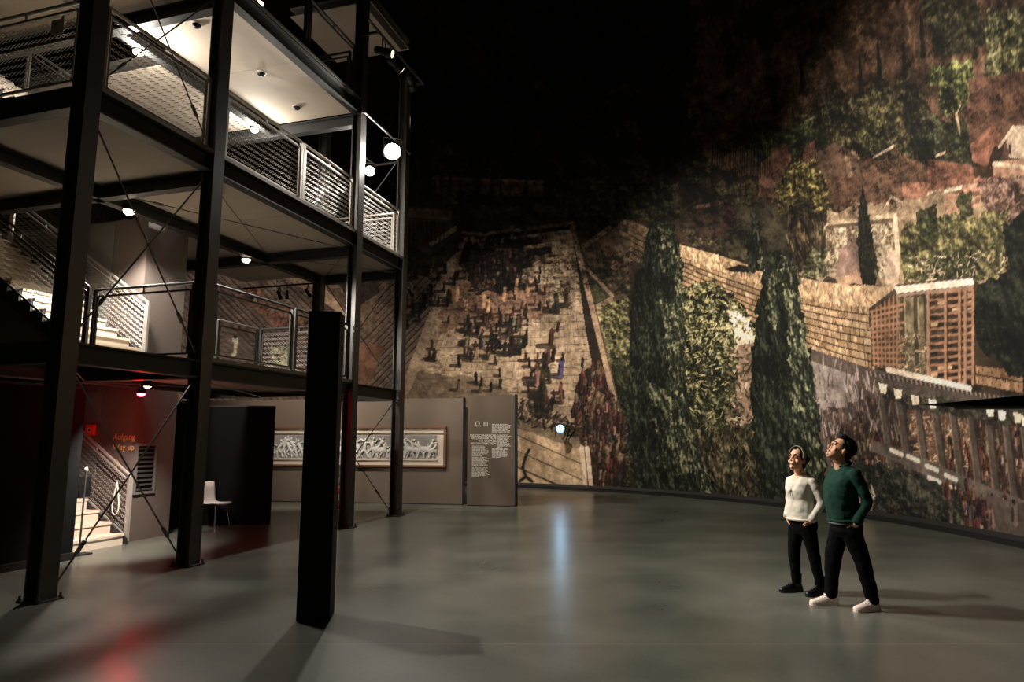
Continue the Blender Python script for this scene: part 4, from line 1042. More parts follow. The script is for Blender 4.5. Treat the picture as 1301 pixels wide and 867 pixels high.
def stroke(u0, z0, u1, z1, r0, r1, col, alpha=1.0):
    R_ = max(r0, r1) * 1.05 + 0.01
    cs, rs_ = block(min(u0, u1) - R_, max(u0, u1) + R_, min(z0, z1) - R_, max(z0, z1) + R_)
    U_, Z_ = UG[rs_, cs], ZG[rs_, cs]
    if U_.size == 0: return
    dx, dz = u1 - u0, z1 - z0; L_ = dx * dx + dz * dz + 1e-9
    t = np.clip(((U_ - u0) * dx + (Z_ - z0) * dz) / L_, 0, 1); r = r0 + (r1 - r0) * t
    d = np.sqrt((U_ - u0 - t * dx) ** 2 + (Z_ - z0 - t * dz) ** 2)
    a = (np.clip((r - d) / 0.012 + 0.5, 0, 1) * alpha)[..., None]
    IMG[rs_, cs] = IMG[rs_, cs] * (1 - a) + col * a
def line(pts, wpx, c, alpha=1.0, taper=1.0):
    c = lin(c)
    for p, q in zip(pts[:-1], pts[1:]):
        su, sz = scale_at(*p); w0 = wpx * 0.5 * (su * sz) ** 0.5
        n_ = max(1, int(math.hypot(q[0] - p[0], q[1] - p[1]) / 25))
        for k in range(n_):
            a = W(p[0] + (q[0] - p[0]) * k / n_, p[1] + (q[1] - p[1]) * k / n_); b = W(p[0] + (q[0] - p[0]) * (k + 1) / n_, p[1] + (q[1] - p[1]) * (k + 1) / n_)
            stroke(a[0], a[1], b[0], b[1], w0, w0 * taper, c, alpha)
rp = random.Random(3)
def in_poly(poly, n_):
    xs = [q[0] for q in poly]; ys = [q[1] for q in poly]; out = []; tries = 0
    while len(out) < n_ and tries < n_ * 30:
        tries += 1
        x, y = rp.uniform(min(xs), max(xs)), rp.uniform(min(ys), max(ys)); ins = False
        for i in range(len(poly)):
            (x0, y0), (x1, y1) = poly[i], poly[(i + 1) % len(poly)]
            if (y0 > y) != (y1 > y) and x < x0 + (y - y0) * (x1 - x0) / (y1 - y0): ins = not ins
        if ins: out.append((x, y))
    return out
def leaves(poly, n_, L_, wd, cols, ang=(0, 360), alpha=0.9, jit=18, curve=False):
    for x, y in in_poly(poly, n_):
        c = rp.choice(cols); j = rp.uniform(-jit, jit); c = lin([max(0, min(255, k + j)) for k in c])
        t = math.radians(rp.uniform(*ang)); l = L_ * rp.uniform(0.5, 1.4); su, sz = scale_at(x, y); u, z = W(x, y); g_ = (su * sz) ** 0.5
        stroke(u, z, u + su * l * math.cos(t), z + sz * l * math.sin(t), wd * 0.5 * g_, wd * 0.3 * g_, c, alpha)
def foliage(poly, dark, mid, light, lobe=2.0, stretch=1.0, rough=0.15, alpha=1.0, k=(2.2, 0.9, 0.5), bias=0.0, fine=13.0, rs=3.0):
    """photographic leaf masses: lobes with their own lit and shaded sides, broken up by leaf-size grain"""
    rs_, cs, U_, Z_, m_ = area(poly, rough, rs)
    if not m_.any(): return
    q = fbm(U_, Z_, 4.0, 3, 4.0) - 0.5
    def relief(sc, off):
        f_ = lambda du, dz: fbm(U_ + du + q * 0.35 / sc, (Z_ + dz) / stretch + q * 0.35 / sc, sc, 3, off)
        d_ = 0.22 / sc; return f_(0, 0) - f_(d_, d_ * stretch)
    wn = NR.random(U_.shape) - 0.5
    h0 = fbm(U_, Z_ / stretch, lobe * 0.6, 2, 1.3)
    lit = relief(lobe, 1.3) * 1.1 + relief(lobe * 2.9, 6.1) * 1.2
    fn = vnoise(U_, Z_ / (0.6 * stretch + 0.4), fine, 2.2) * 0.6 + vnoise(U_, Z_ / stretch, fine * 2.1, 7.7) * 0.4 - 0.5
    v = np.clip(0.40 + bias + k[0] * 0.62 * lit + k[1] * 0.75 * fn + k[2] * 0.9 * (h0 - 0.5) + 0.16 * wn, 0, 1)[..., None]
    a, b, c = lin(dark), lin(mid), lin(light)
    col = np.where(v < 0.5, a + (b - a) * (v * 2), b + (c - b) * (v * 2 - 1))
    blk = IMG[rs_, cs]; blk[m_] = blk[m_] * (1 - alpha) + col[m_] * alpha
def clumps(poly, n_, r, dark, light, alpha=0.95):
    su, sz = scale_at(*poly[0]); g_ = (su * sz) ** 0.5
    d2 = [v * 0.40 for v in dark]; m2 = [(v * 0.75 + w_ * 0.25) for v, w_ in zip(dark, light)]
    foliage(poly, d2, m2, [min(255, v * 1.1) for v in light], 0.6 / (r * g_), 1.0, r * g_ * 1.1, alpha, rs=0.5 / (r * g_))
def mottle(poly, cols, cw, chh, rough=0.1, alpha=1.0, dark=0.45):
    """a dense crowd or clutter: small upright cells of many colours with dark gaps"""
    rs_, cs, U_, Z_, m_ = area(poly, rough)
    if not m_.any(): return
    Uw = U_ + 0.6 * cw * (fbm(U_, Z_, 0.9 / cw, 2) - 0.5) * 2; Zw = Z_ + 0.8 * chh * (fbm(U_, Z_, 0.6 / chh, 2, 5.0) - 0.5) * 2
    ci = np.floor(Uw / cw).astype(int); Zs = Zw / chh + _lat[(ci * 7) & 255, 11]; ri = np.floor(Zs).astype(int)
    pal = lin(np.array(cols)); idx = ((_lat[(ci * 13 + ri * 57) & 255, (ri * 31 + ci) & 255]) * len(cols)).astype(int) % len(cols)
    fx, fz = Uw / cw - ci, Zs - ri
    sh_ = np.clip(1.25 - 2.6 * np.abs(fx - 0.55), dark, 1.1) * np.clip(0.55 + 0.7 * fz, 0.4, 1.1)
    col = pal[idx] * sh_[..., None] * (0.7 + 0.6 * vnoise(U_, Z_, 16.0))[..., None]
    blk = IMG[rs_, cs]; blk[m_] = blk[m_] * (1 - alpha) + col[m_] * alpha
def hatch(poly, p, q, sp, fr, col, alpha=0.8, wob=0.0):
    """parallel lines along the direction p->q inside a polygon (seat rows, steps)"""
    rs_, cs, U_, Z_, m_ = area(poly)
    a, b = W(*p), W(*q); d_ = np.array((b[0] - a[0], b[1] - a[1])); d_ /= np.linalg.norm(d_); n_ = np.array((-d_[1], d_[0]))
    su, sz = scale_at(*p); spm = sp * (su * sz) ** 0.5
    t_ = ((U_ - a[0]) * n_[0] + (Z_ - a[1]) * n_[1]) / spm + wob * (fbm(U_, Z_, 1.2, 2) - 0.5)
    k_ = np.floor(t_).astype(int); f_ = t_ - k_; w_ = 0.6 + 0.8 * _lat[k_ & 255, 5]
    mm = m_ & (f_ < fr * w_)
    blk = IMG[rs_, cs]; blk[mm] = blk[mm] * (1 - alpha) + lin(col) * alpha
    mm = m_ & (f_ > 0.8); blk[mm] = blk[mm] * 1.18
def folk(pts, h, cols, shade=(34, 28, 24), sh=True, lean=0.0):
    for x, y in pts:
        hh = h * rp.uniform(0.8, 1.15); su, sz = scale_at(x, y); u, z = W(x, y); g_ = (su * sz) ** 0.5
        if sh: stroke(u, z, u - su * hh * 0.75, z + sz * hh * 0.06, 0.18 * hh * g_, 0.13 * hh * g_, lin(shade), 0.85)
        c = [max(0, k + rp.uniform(-16, 16)) for k in rp.choice(cols)]
        le = lean + rp.uniform(-0.12, 0.12)
        stroke(u, z, u + su * hh * le, z + sz * hh * 0.75, 0.13 * hh * g_, 0.16 * hh * g_, lin(c), 1)
        stroke(u - su * hh * 0.10, z + sz * hh * 0.1, u - su * hh * 0.06, z + sz * hh * 0.6, 0.07 * hh * g_, 0.06 * hh * g_, lin([k * 0.45 for k in c]), 0.9)
        stroke(u + su * hh * le, z + sz * hh * 0.88, u + su * hh * le, z + sz * hh * 0.92, 0.09 * hh * g_, 0.09 * hh * g_, lin((96, 66, 50) if rp.random() < 0.6 else (40, 28, 22)), 1)

# ground tone: brown hillside with patches of dark scrub, all round the wall
t = fbm(UG, ZG, 0.45, 5)[..., None]; t2 = fbm(UG, ZG, 2.2, 4, 8.0)[..., None]
IMG[:] = lin((52, 40, 30)) * (1 - t) + lin((84, 66, 50)) * t
t3 = np.clip((t2 - 0.46) * 6, 0, 1)
IMG[:] = IMG * (1 - 0.7 * t3) + lin((30, 32, 20)) * 0.7 * t3
foliage([(480, -60), (1000, -60), (1000, 250), (860, 270), (700, 262), (480, 258)], (10, 10, 7), (36, 34, 22), (92, 80, 50), 0.8, 1.2, 0.6, 0.75)

# --- upper hillside right: red-brown rock, terraces, trees
fill([(880, -80), (1420, -80), (1420, 330), (1150, 270), (960, 250), (880, 180)], (70, 48, 34), (128, 92, 66), 1.6, 0.3)
for k in range(260):
    x, y = rp.uniform(900, 1400), rp.uniform(-60, 180); l = rp.uniform(10, 34)
    line([(x, y), (x + l * 0.45, y - l)], rp.uniform(2, 6), rp.choice([(150, 108, 78), (112, 76, 54), (58, 40, 28), (134, 94, 68)]), 0.7, 0.4)
foliage([(900, -80), (1400, -80), (1400, 150), (1150, 120), (1000, 160), (930, 190)], (22, 18, 12), (66, 50, 34), (140, 104, 74), 1.0, 1.6, 0.5, 0.6)
for x, y, h in [(1095, 120, 48), (1118, 98, 44), (1150, 96, 40), (1173, 70, 50), (1200, 60, 60), (1240, 70, 62), (1060, 150, 40), (1040, 160, 30), (1010, 175, 36), (1285, 40, 70), (1020, 110, 40), (985, 140, 40), (960, 190, 42)]:
    line([(x, y), (x - 3, y - h)], 9, (28, 26, 18), 0.95, 0.35)
    line([(x + 2, y - 4), (x - 1, y - h * 0.8)], 3, (52, 46, 30), 0.8, 0.4)
tree = ((34, 40, 22), (112, 118, 58)); tree2 = ((30, 36, 22), (88, 96, 52)); pale = ((70, 74, 44), (150, 146, 92))
clumps([(1170, 0), (1240, -10), (1250, 60), (1190, 75)], 50, 9, (36, 36, 22), (84, 82, 46))
clumps([(1250, 20), (1310, 0), (1310, 120), (1250, 100)], 45, 11, *pale)
clumps([(1000, 150), (1060, 120), (1130, 105), (1180, 110), (1190, 200), (1120, 200), (1050, 190)], 190, 9, (36, 38, 22), (120, 112, 64))
clumps([(1180, 85), (1230, 78), (1245, 130), (1200, 150)], 60, 9, (44, 56, 26), (134, 140, 66))
clumps([(930, 170), (1040, 150), (1060, 210), (960, 210)], 70, 8, *tree2)
clumps([(1090, 160), (1120, 155), (1125, 185), (1092, 190)], 30, 8, (52, 58, 30), (140, 138, 74))
clumps([(1150, 150), (1240, 150), (1240, 215), (1170, 210)], 70, 9, (40, 44, 26), (100, 104, 62))
clumps([(1270, 30), (1330, 30), (1330, 130), (1275, 110)], 40, 9, (46, 50, 28), (132, 128, 72))
line([(1222, 128), (1215, 145), (1220, 172)], 4, (190, 160, 120), 0.8, 0.5)
# houses on the slope
fill([(1230, 100), (1310, 90), (1310, 190), (1232, 180)], (92, 60, 46), (122, 84, 62), 2.5, 0.1)
fill([(1232, 185), (1260, 158), (1278, 180), (1262, 215), (1236, 205)], (128, 78, 56), (156, 100, 72), 3)
fill([(1262, 188), (1277, 180), (1268, 215), (1254, 212)], (62, 42, 32))
fill([(1278, 176), (1292, 160), (1320, 158), (1320, 205), (1282, 200)], (176, 150, 128), (202, 180, 156), 3)
line([(1270, 186), (1287, 162), (1304, 182)], 4, (206, 182, 156))
line([(1283, 186), (1283, 194)], 4, (70, 54, 44))
fill([(1262, 206), (1320, 200), (1320, 240), (1262, 222)], (170, 122, 94), (196, 150, 118), 3)
line([(1262, 208), (1310, 214)], 4, (214, 186, 152))
fill([(1178, 202), (1235, 210), (1240, 235), (1180, 244)], (134, 84, 62), (164, 108, 80), 3)
line([(1180, 246), (1236, 236)], 4, (214, 196, 168)); fill([(1186, 250), (1232, 239), (1228, 252), (1190, 258)], (72, 52, 42))
fill([(1146, 232), (1180, 232), (1178, 262), (1148, 268)], (142, 92, 68), (170, 114, 86), 3)
for p in [[(1110, 200), (1135, 186)], [(1190, 198), (1200, 194)], [(1126, 262), (1132, 250), (1146, 258)], [(1128, 266), (1150, 262)]]: line(p, 3, (200, 176, 146))
fill([(1035, 195), (1060, 180), (1095, 200), (1090, 225), (1040, 225)], (88, 64, 50), (120, 92, 72), 3, 0.1)
line([(1076, 196), (1080, 222)], 8, (142, 112, 84)); line([(1083, 192), (1092, 200)], 4, (160, 130, 100))
fill([(965, 205), (1000, 182), (1005, 205), (975, 235)], (96, 62, 48), (124, 84, 64), 3, 0.1)
fill([(1020, 190), (1035, 178), (1035, 205), (1020, 210)], (110, 68, 52), (128, 82, 62), 3)
for k in range(26):
    x = 905 + k * 2.9; line([(x, 225 - rp.uniform(0, 6)), (x + 1, 182 + rp.uniform(-4, 6))], 1.6, rp.choice([(60, 56, 40), (26, 24, 18), (18, 18, 14)]), 0.9)
# gardens and terraces behind the long roof
fill([(1040, 270), (1130, 255), (1180, 250), (1301, 235), (1330, 240), (1330, 360), (1250, 355), (1140, 365), (1020, 352), (990, 320)], (128, 104, 76), (176, 150, 116), 1.8, 0.2)
fill([(900, 260), (1040, 250), (1030, 345), (960, 335), (900, 315)], (50, 46, 32), (92, 84, 58), 2.2, 0.2)
for k in range(60):
    x, y = rp.uniform(1190, 1290), rp.uniform(225, 270); line([(x, y), (x + rp.uniform(4, 14), y - rp.uniform(-3, 6))], 4, rp.choice([(166, 110, 82), (184, 134, 104), (120, 78, 58)]), 0.8)
foliage([(1245, 230), (1320, 215), (1320, 280), (1260, 290)], (48, 34, 30), (116, 84, 72), (186, 150, 132), 3.0, 1.0, 0.15, 0.9)
leaves([(1245, 230), (1320, 215), (1320, 280), (1260, 290)], 80, 6, 1.6, [(150, 112, 98), (96, 66, 56), (70, 48, 40), (176, 142, 124)])
clumps([(1145, 290), (1180, 275), (1280, 270), (1290, 320), (1290, 350), (1150, 360)], 150, 8, (66, 70, 36), (148, 140, 78))
clumps([(1180, 325), (1240, 315), (1255, 355), (1185, 362)], 70, 8, (38, 48, 26), (96, 104, 60))
clumps([(1165, 268), (1188, 258), (1190, 305), (1170, 305)], 40, 7, (40, 48, 24), (92, 98, 54))
clumps([(1218, 245), (1232, 240), (1234, 275), (1218, 275)], 20, 6, (52, 60, 30), (100, 104, 56))
foliage([(1045, 288), (1138, 285), (1138, 352), (1030, 348)], (66, 54, 38), (146, 126, 98), (208, 190, 158), 3.0, 1.0, 0.15, 0.85, (2.2, 1.5, 0.6), 0.1)
leaves([(1050, 285), (1140, 285), (1140, 350), (1040, 345)], 200, 4, 1.4, [(196, 178, 148), (140, 122, 96), (96, 92, 64), (168, 148, 118)])
leaves([(1150, 325), (1290, 315), (1295, 352), (1150, 362)], 260, 5, 1.5, [(206, 182, 146), (150, 132, 96), (98, 98, 60), (70, 74, 44)])
fill([(1065, 320), (1080, 308), (1092, 312), (1092, 345), (1062, 352)], (120, 92, 84), (156, 126, 112), 5, 0.05)
line([(1048, 285), (1135, 274)], 5, (170, 150, 120)); line([(1050, 289), (1134, 280)], 4, (104, 86, 66))
line([(1137, 275), (1141, 330), (1138, 365)], 7, (196, 170, 142)); fill([(1128, 322), (1138, 318), (1138, 358), (1124, 362)], (170, 142, 124), (200, 174, 150), 5)
fill([(1060, 362), (1088, 343), (1104, 352), (1102, 368)], (160, 120, 92), (190, 150, 118), 4)
fill([(1060, 369), (1085, 360), (1110, 365), (1085, 371)], (56, 40, 32))
# slim cypress in the garden
cy = [(1096, 232), (1101, 262), (1108, 300), (1116, 345), (1112, 362), (1096, 362), (1090, 320), (1091, 270)]
fill(cy, (30, 34, 22), (44, 46, 30), 6, 0.04)
leaves(cy, 420, 5, 1.6, [(26, 28, 18), (62, 62, 40), (44, 48, 30), (34, 36, 24)], (60, 120))
line([(1112, 345), (1120, 365)], 3, (120, 118, 70), 0.7)
# yellow-green tree
clumps([(985, 235), (1000, 212), (1030, 205), (1052, 225), (1050, 275), (1020, 285), (990, 275)], 120, 7, (64, 60, 24), (184, 168, 74))
clumps([(1000, 260), (1030, 255), (1030, 300), (1005, 310)], 30, 8, (34, 30, 18), (86, 74, 36))
foliage([(998, 285), (1048, 268), (1047, 345), (1003, 346)], (16, 13, 8), (60, 50, 32), (140, 118, 74), 2.2, 2.5, 0.15, 0.9)
leaves([(1000, 280), (1048, 270), (1045, 345), (1005, 345)], 50, 12, 1.6, [(44, 38, 24), (120, 100, 62), (76, 62, 40), (28, 26, 18)], (80, 120))
clumps([(1025, 320), (1050, 315), (1052, 350), (1020, 355)], 30, 6, (70, 74, 46), (150, 148, 108))
clumps([(870, 205), (905, 200), (905, 230), (872, 235)], 26, 8, (48, 44, 24), (112, 98, 50))
clumps([(905, 235), (960, 225), (960, 260), (905, 265)], 60, 8, (40, 38, 24), (90, 80, 46))
clumps([(862, 290), (900, 295), (940, 320), (880, 312)], 50, 7, (60, 52, 34), (118, 102, 68))
fill([(880, 262), (910, 255), (928, 262), (925, 300), (885, 300)], (60, 44, 34), (86, 64, 50), 3, 0.08); line([(886, 263), (918, 257)], 4, (126, 94, 70))
leaves([(921, 264), (931, 262), (930, 290), (921, 292)], 60, 4, 3, [(96, 46, 46), (76, 38, 38), (70, 50, 40)])
# --- the long shingle roof
def roof_rows(top, bot, rows, per, c_tile, c_gap, c_dark, jit=14):
    """courses of tiles between two edge poly-lines (same number of points)"""
    def P(e, s):
        n_ = len(e) - 1; i = min(int(s * n_), n_ - 1); f_ = s * n_ - i
        return (e[i][0] + (e[i + 1][0] - e[i][0]) * f_, e[i][1] + (e[i + 1][1] - e[i][1]) * f_)
    for r in range(rows):
        for k in range(per):
            s0, s1 = k / per, (k + 0.94) / per
            q = []
            for s, t in ((s0, r / rows), (s1, r / rows), (s1, (r + 0.86) / rows), (s0, (r + 0.86 + rp.uniform(-0.05, 0.05)) / rows)):
                a, b = P(top, s), P(bot, s); q.append((a[0] + (b[0] - a[0]) * t, a[1] + (b[1] - a[1]) * t))
            j = rp.uniform(-jit, jit); j2 = rp.uniform(-5, 5)
            fill(q, [max(0, v + j + j2 * i) for i, v in enumerate(c_tile)], [max(0, v + j - 18) for v in c_tile], 9, 0, 1, 1.2, 2)
        pts = [P(top, s / 30) for s in range(31)]; bts = [P(bot, s / 30) for s in range(31)]
        tt = (r + 0.93) / rows
        line([(a[0] + (b[0] - a[0]) * tt, a[1] + (b[1] - a[1]) * tt) for a, b in zip(pts, bts)], 2.0, c_dark, 0.85)
fill([(772, 284), (800, 279), (868, 312), (868, 330), (860, 360), (800, 330)], (110, 88, 62), (140, 112, 80), 3)
roof_rows([(790, 284), (830, 300), (868, 318)], [(768, 305), (810, 335), (862, 360)], 6, 16, (120, 98, 70), None, (50, 38, 28))
fill([(862, 322), (964, 362), (1016, 378), (1110, 392), (1115, 470), (1030, 445), (960, 420), (862, 372)], (70, 54, 38), (86, 66, 46), 4)
roof_rows([(862, 326), (912, 345), (964, 362), (1016, 378), (1060, 386), (1108, 392)], [(862, 372), (912, 396), (964, 422), (1030, 446), (1068, 460), (1112, 472)], 8, 54, (172, 140, 100), None, (48, 33, 22), 26)
strip = [(864, 311), (915, 325), (964, 341), (1016, 353), (1068, 362), (1125, 364), (1140, 368), (1122, 392), (1070, 388), (1016, 378), (964, 362), (915, 345), (864, 326)]
fill(strip, (170, 136, 96), (204, 170, 126), 5)
leaves(strip, 420, 6, 2, [(190, 156, 114), (146, 114, 80), (214, 184, 142), (120, 92, 64)], (240, 300), 0.7)
fill([(922, 342), (940, 336), (965, 343), (950, 346), (930, 346)], (46, 36, 28))
fill([(1232, 462), (1300, 470), (1300, 502), (1232, 488)], (66, 48, 34)); roof_rows([(1232, 464), (1300, 472)], [(1232, 488), (1300, 502)], 2, 12, (168, 128, 88), None, (60, 42, 30), 20)
# --- pavilion with lattice
fill([(1104, 392), (1138, 366), (1238, 356), (1240, 490), (1128, 470), (1108, 466)], (58, 46, 36), (92, 78, 60), 4)
fill([(1142, 378), (1180, 376), (1180, 478), (1142, 470)], (70, 66, 44), (150, 132, 96), 5)
for x in (1146, 1163, 1176): line([(x, 380), (x + 3, 474)], 7, (70, 62, 46), 0.9); line([(x + 3, 380), (x + 6, 474)], 2, (160, 138, 104), 0.8)
leaves([(1142, 420), (1180, 420), (1180, 478), (1142, 470)], 160, 5, 2, [(190, 160, 116), (110, 96, 66), (70, 70, 46)])
lat = (158, 112, 78); lat2 = (66, 44, 32)
for k in range(13):
    y = 372 + k * 9.2; line([(1179, y + 2), (1236, y - 3)], 5.2, lat2 if k % 2 else (96, 64, 44), 1); line([(1180, y + 1), (1236, y - 4)], 2.6, lat, 1)
    for j in range(6):
        if rp.random() < 0.8: line([(1184 + j * 9, y + 4), (1190 + j * 9, y + 3)], 4, rp.choice([(40, 30, 24), (190, 150, 110), (70, 50, 38)]), 0.9)
for x in (1179, 1201, 1219, 1226, 1236): line([(x, 370), (x, 488)], 4, (166, 120, 84), 1); line([(x + 2.5, 370), (x + 2.5, 488)], 1.5, (70, 46, 34), 0.9)
fill([(1106, 394), (1140, 370), (1142, 470), (1110, 465)], (52, 40, 30), (104, 84, 62), 6)
for k in range(11):
    line([(1106 + k * 0.4, 396 + k * 6.6), (1150 - (k % 3) * 4, 386 + k * 7.8)], 2.6, lat, 0.95)
for k in range(7):
    line([(1108 + k * 5.4, 396 - k * 4.0), (1111 + k * 4.8, 464 + k * 1.0)], 2.6, (160, 112, 76), 0.95)
fill([(1136, 364), (1236, 353), (1238, 362), (1140, 373)], (212, 186, 168), (228, 206, 188), 4); line([(1138, 363), (1236, 352)], 2, (80, 64, 54)); line([(1140, 376), (1236, 364)], 3, (150, 118, 98))
line([(1128, 470), (1180, 482), (1232, 494)], 6, (216, 196, 178)); line([(1128, 475), (1232, 500)], 2, (96, 80, 70))
# --- hall below the roof: columns, crowd, ledges
fill([(1028, 444), (1112, 470), (1232, 498), (1310, 508), (1420, 520), (1420, 760), (1110, 660), (1050, 640)], (74, 60, 52), (112, 94, 84), 2.2)
fill([(1030, 450), (1085, 470), (1095, 520), (1050, 560), (1035, 500)], (122, 108, 106), (176, 162, 158), 3, 0.1, 0.8)
fill([(1028, 443), (1112, 470), (1232, 498), (1301, 506), (1400, 515), (1400, 530), (1301, 522), (1225, 516), (1110, 486), (1028, 458)], (78, 66, 60), (104, 90, 82), 3)
for k in range(70): x = 1100 + k * 2.9; line([(x, 472 + (x - 1100) * 0.19), (x + 1.2, 476 + (x - 1100) * 0.19)], 1.6, (48, 38, 34) if k % 2 else (150, 132, 120), 0.9)
fill([(1150, 515), (1235, 530), (1240, 600), (1165, 585)], (158, 126, 92), (196, 164, 124), 4, 0.1)
crowd = [(88, 52, 40), (120, 84, 62), (150, 118, 88), (54, 40, 34), (104, 44, 36), (70, 58, 54), (168, 140, 112)]
mottle([(1040, 520), (1130, 500), (1235, 530), (1420, 545), (1420, 720), (1240, 680), (1100, 640), (1060, 610)], [(92, 66, 52), (60, 48, 42), (120, 92, 70), (44, 36, 32), (104, 54, 44), (80, 70, 64), (140, 112, 86), (52, 44, 40)], 0.075, 0.17, 0.2, 0.8)
leaves([(1032, 455), (1130, 490), (1150, 560), (1060, 600), (1040, 560)], 260, 12, 2, [(150, 132, 124), (92, 76, 70), (70, 56, 52), (180, 160, 150), (118, 98, 90)], (70, 110), 0.75)
leaves([(1155, 525), (1240, 540), (1235, 600), (1165, 590)], 380, 6, 1.4, [(206, 172, 128), (150, 112, 78), (96, 66, 48), (178, 130, 94), (110, 60, 46)])
folk(in_poly([(1200, 560), (1260, 575), (1300, 640), (1250, 660), (1205, 620)], 150), 12, [(96, 44, 34), (126, 66, 46), (70, 44, 36), (150, 112, 84)], sh=False)
folk(in_poly([(1230, 520), (1330, 530), (1330, 640), (1260, 600)], 150), 11, crowd, sh=False)
folk(in_poly([(1080, 545), (1150, 560), (1140, 610), (1090, 620)], 110), 10, crowd, sh=False)
for k in range(12):
    x = 1118 + k * 22.5; y0 = 494 + k * 3.0; y1 = 590 + k * 7.0
    line([(x, y0), (x + 15, y1)], 9, (92, 80, 70), 0.95); line([(x + 4, y0), (x + 19, y1)], 3, (64, 52, 46), 0.9); line([(x - 4, y0), (x + 10, y1)], 2, (128, 112, 98), 0.8)
foliage([(1115, 494), (1310, 524), (1310, 546), (1180, 527), (1120, 507)], (18, 20, 15), (54, 56, 44), (110, 106, 84), 3.5, 1.0, 0.15, 0.85)
leaves([(1115, 490), (1310, 522), (1310, 545), (1180, 525), (1120, 505)], 120, 5, 1.6, [(62, 66, 52), (44, 48, 38), (84, 84, 66), (36, 34, 28)])
for x, y in [(1122, 493), (1141, 500), (1163, 508), (1185, 513), (1258, 522), (1273, 527), (1293, 530), (1302, 534)]:
    fill([(x - 6, y - 6), (x + 5, y - 4), (x + 4, y + 7), (x - 3, y + 7)], (206, 188, 164), (226, 210, 188), 6)
fill([(1110, 560), (1150, 572), (1240, 612), (1310, 640), (1310, 660), (1235, 630), (1140, 588), (1105, 572)], (92, 82, 74), (118, 106, 96), 3)
for x, y in [(1139, 575), (1160, 583), (1184, 595), (1208, 607), (1187, 610), (1211, 621)]: line([(x - 7, y - 3), (x + 7, y + 3)], 5, (210, 194, 178))
fill([(1080, 590), (1140, 592), (1220, 628), (1240, 690), (1110, 660)], (40, 44, 36), (66, 70, 58), 4, 0.15)
foliage([(1085, 595), (1140, 596), (1220, 632), (1240, 690), (1110, 660)], (16, 18, 14), (50, 54, 44), (110, 104, 84), 2.8, 1.0, 0.2, 0.9)
leaves([(1090, 600), (1150, 600), (1230, 640), (1240, 690), (1120, 662)], 120, 5, 1.4, [(36, 40, 34), (84, 84, 70), (54, 58, 48), (104, 92, 74)])
folk(in_poly([(1185, 610), (1300, 650), (1300, 690), (1230, 680)], 60), 16, crowd, sh=False)
leaves([(1090, 625), (1112, 630), (1110, 655), (1092, 650)], 90, 12, 2.4, [(220, 196, 164), (150, 124, 94), (90, 70, 52)], (95, 125))
fill([(1250, 630), (1310, 640), (1310, 690), (1262, 680)], (80, 68, 58), (104, 90, 76), 4, 0.1)
folk([(1208, 667), (1255, 650), (1262, 668), (1290, 665), (1232, 660)], 26, [(96, 84, 72), (130, 112, 92), (70, 58, 52)], sh=False)
# dark trees at the right edge
for pl in ([(1238, 360), (1262, 345), (1301, 350), (1340, 360), (1340, 470), (1290, 475), (1255, 455), (1238, 430)], [(1275, 285), (1301, 265), (1330, 275), (1330, 370), (1280, 370)]):
    foliage(pl, (14, 18, 14), (34, 40, 31), (64, 72, 54), 2.0, 1.0, 0.18); leaves(pl, 200, 4, 1.2, [(30, 36, 30), (58, 66, 50), (44, 52, 40), (24, 28, 24)])
# --- middle ground between court and cypresses
fill([(745, 290), (800, 285), (800, 380), (765, 400)], (60, 50, 38), (92, 78, 58), 3, 0.1)
fill([(735, 310), (772, 290), (796, 320), (790, 345), (762, 352), (742, 330)], (74, 58, 44), (104, 84, 62), 4)
line([(735, 318), (774, 290)], 6, (138, 112, 84)); line([(774, 290), (798, 300)], 4, (110, 88, 64))
foliage([(762, 318), (800, 320), (800, 374), (772, 374)], (22, 20, 13), (66, 58, 42), (120, 104, 72), 2.0, 1.0, 0.1)
leaves([(762, 320), (800, 320), (800, 372), (772, 372)], 60, 5, 1.2, [(58, 52, 38), (96, 70, 52), (40, 38, 26), (130, 60, 50)])
fill([(742, 335), (778, 375), (750, 392)], (52, 58, 34), (84, 88, 52), 5); line([(742, 337), (778, 376)], 4, (150, 124, 92)); fill([(748, 392), (778, 376), (780, 392), (754, 408)], (134, 108, 82), (156, 128, 98), 5)
clumps([(752, 400), (800, 375), (800, 470), (765, 480)], 110, 8, (70, 74, 40), (158, 150, 92))
clumps([(765, 470), (800, 465), (800, 620), (785, 620), (770, 540)], 90, 9, (38, 46, 28), (86, 92, 54))
leaves([(765, 545), (800, 540), (800, 620), (780, 620)], 260, 6, 2.2, [(80, 68, 46), (52, 56, 34), (110, 96, 66), (36, 36, 26)])
bush = [(866, 365), (900, 355), (940, 385), (960, 420), (958, 520), (900, 560), (870, 520)]
fill(bush, (52, 54, 26), (92, 92, 46), 3, 0.1)
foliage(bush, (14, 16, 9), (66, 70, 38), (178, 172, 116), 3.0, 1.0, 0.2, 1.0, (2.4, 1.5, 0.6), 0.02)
foliage([(900, 470), (950, 460), (956, 530), (880, 545)], (12, 14, 8), (44, 48, 28), (120, 120, 78), 3.0, 1.0, 0.3, 0.8)
leaves(bush, 500, 6, 1.1, [(176, 168, 96), (120, 124, 64), (64, 70, 36), (206, 192, 130), (44, 50, 26)])
leaves([(925, 395), (950, 405), (960, 440), (940, 445)], 70, 4, 4, [(236, 222, 190), (216, 196, 160)])
fill([(938, 440), (958, 435), (960, 575), (948, 570), (936, 500)], (132, 104, 82), (176, 144, 118), 6, 0.08)
leaves([(930, 440), (962, 435), (962, 580), (920, 560)], 240, 6, 2.6, [(196, 166, 138), (120, 94, 72), (84, 84, 50), (60, 60, 36)])
fill([(885, 545), (962, 540), (964, 632), (900, 628)], (54, 50, 30), (86, 78, 48), 4, 0.1)
